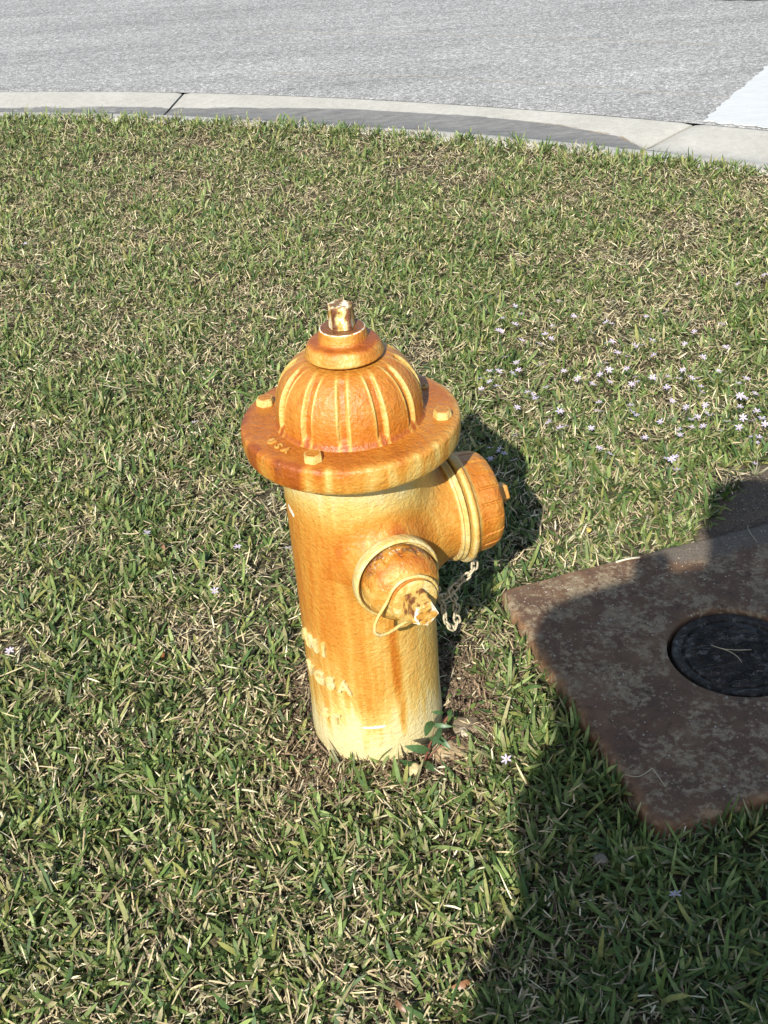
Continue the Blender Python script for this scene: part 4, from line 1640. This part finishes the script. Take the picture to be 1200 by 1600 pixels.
# ------------------------------------------------------------------ star flowers
M_PETAL = blade_material('petal', .35, .5, .3)
def make_flower(seed):
    rs = random.Random(seed)
    P = []
    cols = []
    rot = rs.uniform(0, 1)
    for k in range(6):
        a = rot + k * math.pi / 3 + rs.uniform(-.12, .12)
        L = rs.uniform(.0085, .0108)
        wd_ = .0034
        ca, sa = math.cos(a), math.sin(a)
        lift = rs.uniform(.05, .35)
        V = []
        for t, w in ((0, .25), (.35, .9), (.65, 1), (.88, .6)):
            V += [(ca * L * t + sa * wd_ / 2 * w, sa * L * t - ca * wd_ / 2 * w, L * t * lift + .0008), (ca * L * t, sa * L * t, L * t * lift), (ca * L * t - sa * wd_ / 2 * w, sa * L * t + ca * wd_ / 2 * w, L * t * lift + .0008)]
        V.append((ca * L, sa * L, L * lift))
        F = []
        for i in range(3):
            o = 3 * i
            F += [(o, o + 3, o + 4, o + 1), (o + 1, o + 4, o + 5, o + 2)]
        F += [(9, 12, 10), (10, 12, 11)]
        P.append((np.array(V), F))
        for i in range(len(V)):
            cols.append((.72, .65, .80) if i % 3 != 1 or i == 12 else (.66, .56, .74))
    v, f = lathe([(-.0005, .0), (.0, .0026), (.0013, .0010), (.0018, 0)], 8)
    P.append((v, f))
    cols += [(.62, .52, .20)] * len(v)
    v, f = tube([(0, 0, 0), (.001, .0015, -.012), (.003, .001, -.032)], .0006, 5)
    P.append((v, f))
    cols += [(.12, .17, .06)] * len(v)
    V, F = merge(P)
    me = new_mesh('star_flower', V, F, M_PETAL)
    cols = np.array(cols)
    set_tint(me, lambda co: cols)
    return me
FM = [make_flower(i) for i in range(7)]
DRIFT = [(0.685, 3.403), (1.062, 3.148), (1.159, 3.211), (0.416, 3.118), (0.426, 3.063), (0.371, 3.044), (0.4, 3.002), (0.547, 3.138), (0.689, 3.098), (0.566, 3.017), (0.5, 2.969), (0.349, 2.96), (0.357, 2.952), (0.404, 2.895), (0.47, 2.914), (0.483, 2.893), (0.446, 2.857), (0.599, 2.918), (0.645, 2.961), (0.659, 2.956), (0.76, 2.983), (0.82, 3.001), (0.863, 2.869), (0.946, 2.907), (0.743, 2.84), (0.711, 2.811), (0.687, 2.798), (0.624, 2.836), (0.638, 2.849), (0.639, 2.784), (0.66, 2.756), (0.728, 2.754), (0.817, 2.792), (0.846, 2.718), (0.912, 2.75), (0.374, 2.773), (0.355, 2.716), (0.372, 2.724), (0.348, 2.796), (0.299, 2.734), (0.322, 2.726), (0.431, 2.739), (0.484, 2.693), (0.513, 2.655), (0.271, 2.686), (0.292, 2.665), (0.307, 2.639), (0.268, 2.643), (0.426, 2.623), (0.568, 2.655), (0.596, 2.724), (0.595, 2.678), (0.539, 2.604), (0.584, 2.615), (0.64, 2.677), (0.657, 2.64), (0.636, 2.6), (0.65, 2.603), (0.691, 2.614), (0.729, 2.614), (0.715, 2.567), (0.755, 2.602), (0.777, 2.653), (0.785, 2.604), (0.801, 2.605), (0.798, 2.562), (0.79, 2.521), (0.862, 2.635), (0.916, 2.584), (0.886, 2.552), (0.86, 2.578), (0.915, 2.507), (0.873, 2.489), (0.881, 2.481), (0.378, 2.603), (0.388, 2.586), (0.392, 2.559), (0.342, 2.53), (0.541, 2.525), (0.529, 2.478), (0.608, 2.488), (0.605, 2.455), (0.615, 2.447), (0.711, 2.496), (0.738, 2.466), (0.783, 2.463), (0.775, 2.427), (0.78, 2.406), (0.891, 2.418), (0.86, 2.446), (0.85, 2.39), (0.868, 2.373), (0.891, 2.381), (0.808, 2.376), (0.887, 2.342), (0.828, 2.348), (0.438, 2.485), (0.405, 2.436), (0.427, 2.415), (0.442, 2.424), (0.496, 2.393), (0.659, 2.396), (0.73, 2.395), (0.748, 2.408), (0.726, 2.37), (0.749, 2.359), (0.693, 2.361), (0.687, 2.327), (0.61, 2.34), (0.779, 2.335), (0.846, 2.299), (0.857, 2.29), (0.847, 2.28), (0.499, 2.311), (0.514, 2.269), (0.635, 2.241), (0.655, 2.242), (0.634, 2.197), (0.647, 2.187), (0.643, 2.227), (0.318, 2.395)]
def flower(x, y, z, label, group=None, sc=1.0):
    o = link('star_flower', random.choice(FM))
    o.location = (x, y, z)
    a = random.uniform(0, 6.28)
    tlt = random.uniform(.05, .55)
    o.rotation_euler = (tlt * math.cos(a) + .35, tlt * math.sin(a), random.uniform(0, 6.28))
    o.scale = (sc, sc, sc)
    return tag(o, label, 'flower', group)
ORD = ['first', 'second', 'third', 'fourth', 'fifth', 'sixth', 'seventh', 'eighth', 'ninth', 'tenth', 'eleventh', 'twelfth', 'thirteenth']
def zone(x, y):
    if y > 3.03:
        return 'the thin top fringe of the drift'
    if y > 2.74:
        return 'the upper drift above the side cap' if x < .52 else 'the upper middle of the drift' if x < .70 else 'the upper drift near the photo edge'
    if x < .34:
        return 'the sunlit grass beside the bonnet flange'
    if x < .46:
        return 'the drift just beyond the hydrant shadow'
    if y < 2.26:
        return 'the clump touching the shaded dirt patch'
    if x > .80 and y < 2.50:
        return 'the dense band above the dirt patch'
    if x > .80:
        return 'the dense drift by the photo edge'
    if y > 2.5:
        return 'the middle of the drift' if x < .66 else 'the dense middle of the drift'
    return 'the low drift above the slab' if x < .67 else 'the thick knot left of the dense band'
ZONES = {}
for x, y in DRIFT:
    ZONES.setdefault(zone(x, y), []).append((x, y))
for zn_, pts_ in ZONES.items():
    pts_.sort(key=lambda p: p[0] / (p[1] + 1.2))
    for k_, (x, y) in enumerate(pts_):
        last = k_ == len(pts_) - 1
        flower(x, y, .057 + random.uniform(-.006, .004), 'pale flower in %s, %s from the hydrant' % (zn_, 'farthest' if last else 'nearest' if k_ == 0 else ORD[k_]),
               'pale star flowers scattered over the lawn', random.uniform(.90, 1.20))
LONE = [(-.722, 1.752, 'whitish star flower at the very left edge, level with the raised barrel letters'),
        (-.51, 2.117, 'white star flower in the grass left of the barrel, leftmost of a close three'),
        (-.309, 2.037, 'lone pale star flower in the grass just left of the upper barrel'),
        (-.346, 1.889, 'half closed pale flower left of the barrel, lowest of a close three'),
        (-.205, 2.018, 'pale flower partly hidden behind the left edge of the barrel'),
        (-.45, 2.598, 'pale flower in the grass left of the round bonnet flange'),
        (-1.168, 4.0, 'tiny pale flower far back at the left edge of the lawn'),
        (.166, 1.372, 'single white star flower in sunlight right of the leafy weed'),
        (.367, 1.085, 'single lilac star flower in deep shade in front of the slab'),
        (.821, 2.202, 'single lilac star flower on the shaded bare dirt behind the slab'),
        (.194, 3.871, 'tiny pale flower alone in the far lawn above the hydrant nut')]
for x, y, l in LONE:
    flower(x, y, .045, l, None, 1.0 if y < 3 else .8)
for (x, y), w_ in zip(((.277, 2.352), (.285, 2.333), (.257, 2.364), (.303, 2.301), (.251, 2.315)), ('upper of the close middle pair', 'lower of the close middle pair', 'farthest back', 'nearest the sunlit grass', 'nearest the cap')):
    flower(x, y, .043, 'pale flower in the hydrant shadow behind the side cap, ' + w_, 'star flowers in the hydrant shadow')

# ------------------------------------------------------------------ the photographer, whose shadow falls across the slab
def skin_figure(name, joints, edges, m, sub=2, parent=None, root=0):
    me = bpy.data.meshes.new(name)
    me.from_pydata([j[:3] for j in joints], edges, [])
    ob = bpy.data.objects.new(name, me)
    C.objects.link(ob)
    sk_ = ob.modifiers.new('skin', 'SKIN')
    if not me.skin_vertices:
        me.attributes.new  # data layer is made by the modifier
    bm = bmesh.new()
    bm.from_mesh(me)
    lay = bm.verts.layers.skin.verify()
    bm.verts.ensure_lookup_table()
    for i, j in enumerate(joints):
        r = j[3]
        bm.verts[i][lay].radius = (r, r) if not isinstance(r, tuple) else r
        bm.verts[i][lay].use_root = (i == root)
    bm.to_mesh(me)
    bm.free()
    su = ob.modifiers.new('sub', 'SUBSURF')
    su.levels = su.render_levels = sub
    dg = bpy.context.evaluated_depsgraph_get()
    em = bpy.data.meshes.new_from_object(ob.evaluated_get(dg))
    bpy.data.objects.remove(ob)
    em.name = name
    em.materials.clear()
    em.materials.append(m)
    em.polygons.foreach_set('use_smooth', [True] * len(em.polygons))
    if not em.polygons:
        print('EMPTY SKIN', name)
    return link(name, em, parent)
PX, PY = .10, -.20
person = empty('person', (PX, PY, 0))
tag(person, 'person in a dark shirt holding up a phone, whose shadow covers the slab', 'person')
SKIN = simple('skin', (.46, .27, .18), .5, .4, 30, .1)
SHIRT = simple('shirt_cloth', (.06, .08, .13), .85, .2, 40, .15, .002, 120)
PANTS = simple('shorts_cloth', (.10, .095, .08), .85, .2, 40, .15, .002, 120)
HAIR = simple('hair', (.04, .025, .015), .6, .3, 90, .4, .004, 180)
SHOE = simple('shoe', (.5, .5, .5), .6, .3, 30, .1)
phone_c = Vector((.004, -.016, CAM_H - .052))
def rel(p):
    return (p[0] - PX, p[1] - PY, p[2])
def J(x, y, z, r):
    return (x, y, z, r)
hl = rel((-.036, -.045, CAM_H - .085))     # left hand beside the phone
hr = rel((.048, -.045, CAM_H - .100))
sh = 1.47
joints = [J(0, 0, 1.00, .15), J(0, 0, 1.15, .14), J(.02, .0, 1.28, .14), J(.03, .0, 1.40, .11), J(.045, .01, 1.49, .055), J(.05, .03, 1.56, .068), J(.055, .035, 1.65, .100), J(.055, .03, 1.735, .088),
          J(-.13, 0, sh - .05, .065), J(-.335, .06, 1.375, .052), J(hl[0] - .06, hl[1] - .05, hl[2] - .01, .036), J(hl[0] - .015, hl[1] - .012, hl[2] - .01, .029),
          J(.20, 0, sh - .05, .065), J(.36, .02, 1.25, .050), J(hr[0] + .06, hr[1] - .05, hr[2] - .05, .034), J(hr[0] + .012, hr[1] - .012, hr[2] - .01, .029),
          J(-.12, 0, .90, .13), J(-.13, .01, .52, .085), J(-.13, -.02, .10, .050), J(-.14, .08, .045, .045),
          J(.12, 0, .90, .13), J(.13, .01, .52, .085), J(.13, -.02, .10, .050), J(.14, .08, .045, .045)]
ed = [(0, 1), (1, 2), (2, 3), (3, 4), (4, 5), (5, 6), (6, 7), (3, 8), (8, 9), (9, 10), (10, 11), (3, 12), (12, 13), (13, 14), (14, 15), (0, 16), (16, 17), (17, 18), (18, 19), (0, 20), (20, 21), (21, 22), (22, 23)]
skin_figure('body', joints, ed, SKIN, 2, person)
# fingers curled round the sides of the phone
for side, hnd in ((-1, hl), (1, hr)):
    for k in range(4):
        b0 = Vector((hnd[0], hnd[1], hnd[2])) + Vector((side * .012, .0, .022 - k * .017))
        j_ = [J(b0.x, b0.y, b0.z, .0095), J(b0.x + side * -.002, b0.y + .026, b0.z + .002, .0085), J(b0.x - side * .012, b0.y + .036, b0.z + .003, .0075)]
        skin_figure('finger', j_, [(0, 1), (1, 2)], SKIN, 2, person)
    b0 = Vector((hnd[0], hnd[1], hnd[2])) + Vector((side * .004, -.004, .012))
    skin_figure('thumb', [J(b0.x, b0.y, b0.z, .011), J(b0.x - side * .012, b0.y + .006, b0.z + .026, .010), J(b0.x - side * .024, b0.y + .014, b0.z + .036, .008)], [(0, 1), (1, 2)], SKIN, 2, person)
skin_figure('shirt', [J(0, 0, .80, .20), J(-.36, 0, .76, .170), J(.21, 0, .78, .150), J(0, 0, 1.05, .19), J(-.345, 0, 1.05, .170), J(.20, 0, 1.06, .150), J(.02, 0, 1.27, .165), J(-.31, .03, 1.24, .165), J(.20, 0, 1.26, .135),
                      J(.03, 0, 1.42, .11), J(-.13, .01, 1.44, .090), J(-.32, .05, 1.375, .085), J(.20, 0, 1.44, .090), J(.36, .02, 1.29, .080), J(-.20, .10, 1.40, .055)],
            [(0, 1), (0, 2), (0, 3), (3, 4), (3, 5), (3, 6), (6, 7), (6, 8), (6, 9), (9, 10), (10, 11), (9, 12), (12, 13), (11, 14)], SHIRT, 2, person)
skin_figure('shorts', [J(0, 0, .85, .150), J(-.13, 0, .74, .125), J(-.135, .005, .50, .11), J(.13, 0, .74, .125), J(.135, .005, .50, .11)], [(0, 1), (1, 2), (0, 3), (3, 4)], PANTS, 2, person)
skin_figure('hair', [J(.060, .0, 1.68, .115), J(.065, .005, 1.755, .105)], [(0, 1)], HAIR, 2, person)
for sx in (-1, 1):
    skin_figure('shoe', [J(sx * .135, -.045, .045, .048), J(sx * .137, .05, .045, .050), J(sx * .14, .15, .035, .038)], [(0, 1), (1, 2)], SHOE, 2, person)
    v, f = lathe([(-.009, 0), (-.006, .007), (0, .0105), (.006, .007), (.009, 0)], 12)
    link('eye', new_mesh('eye', v + np.array([.055 + sx * .030, .112, 1.635]), f, simple('eye_white', (.7, .7, .68), .3)), person)
    skin_figure('ear', [J(.055 + sx * .083, .033, 1.608, .012), J(.055 + sx * .090, .028, 1.638, .014)], [(0, 1)], SKIN, 1, person)
skin_figure('nose', [J(.055, .110, 1.631, .010), J(.055, .128, 1.603, .015)], [(0, 1)], SKIN, 1, person)
skin_figure('mouth', [J(.033, .096, 1.566, .006), J(.055, .104, 1.565, .008), J(.077, .096, 1.566, .006)], [(0, 1), (1, 2)], simple('lips', (.40, .16, .12), .5), 1, person)
# the phone, its lens just at the camera
bm = bmesh.new()
bmesh.ops.create_cube(bm, size=1)
for v in bm.verts:
    v.co = Vector((v.co.x * .072, v.co.y * .008, v.co.z * .140))
bmesh.ops.bevel(bm, geom=[e for e in bm.edges if abs((e.verts[0].co - e.verts[1].co).y) > .004], offset=.010, segments=4, affect='EDGES')
me = bpy.data.meshes.new('phone')
bm.to_mesh(me)
bm.free()
me.materials.append(simple('phone_glass', (.03, .03, .035), .2, .6, 10, .05))
ph = link('phone', me)
ph.location = phone_c
ph.rotation_euler = (-.30, 0, 0)
tag(ph, 'dark phone held up between both hands of the person casting the shadow', 'phone')
print('blades', n_green, 'straw', N, 'verts', sum(len(o.data.vertices) for o in C.objects if o.type == 'MESH'))
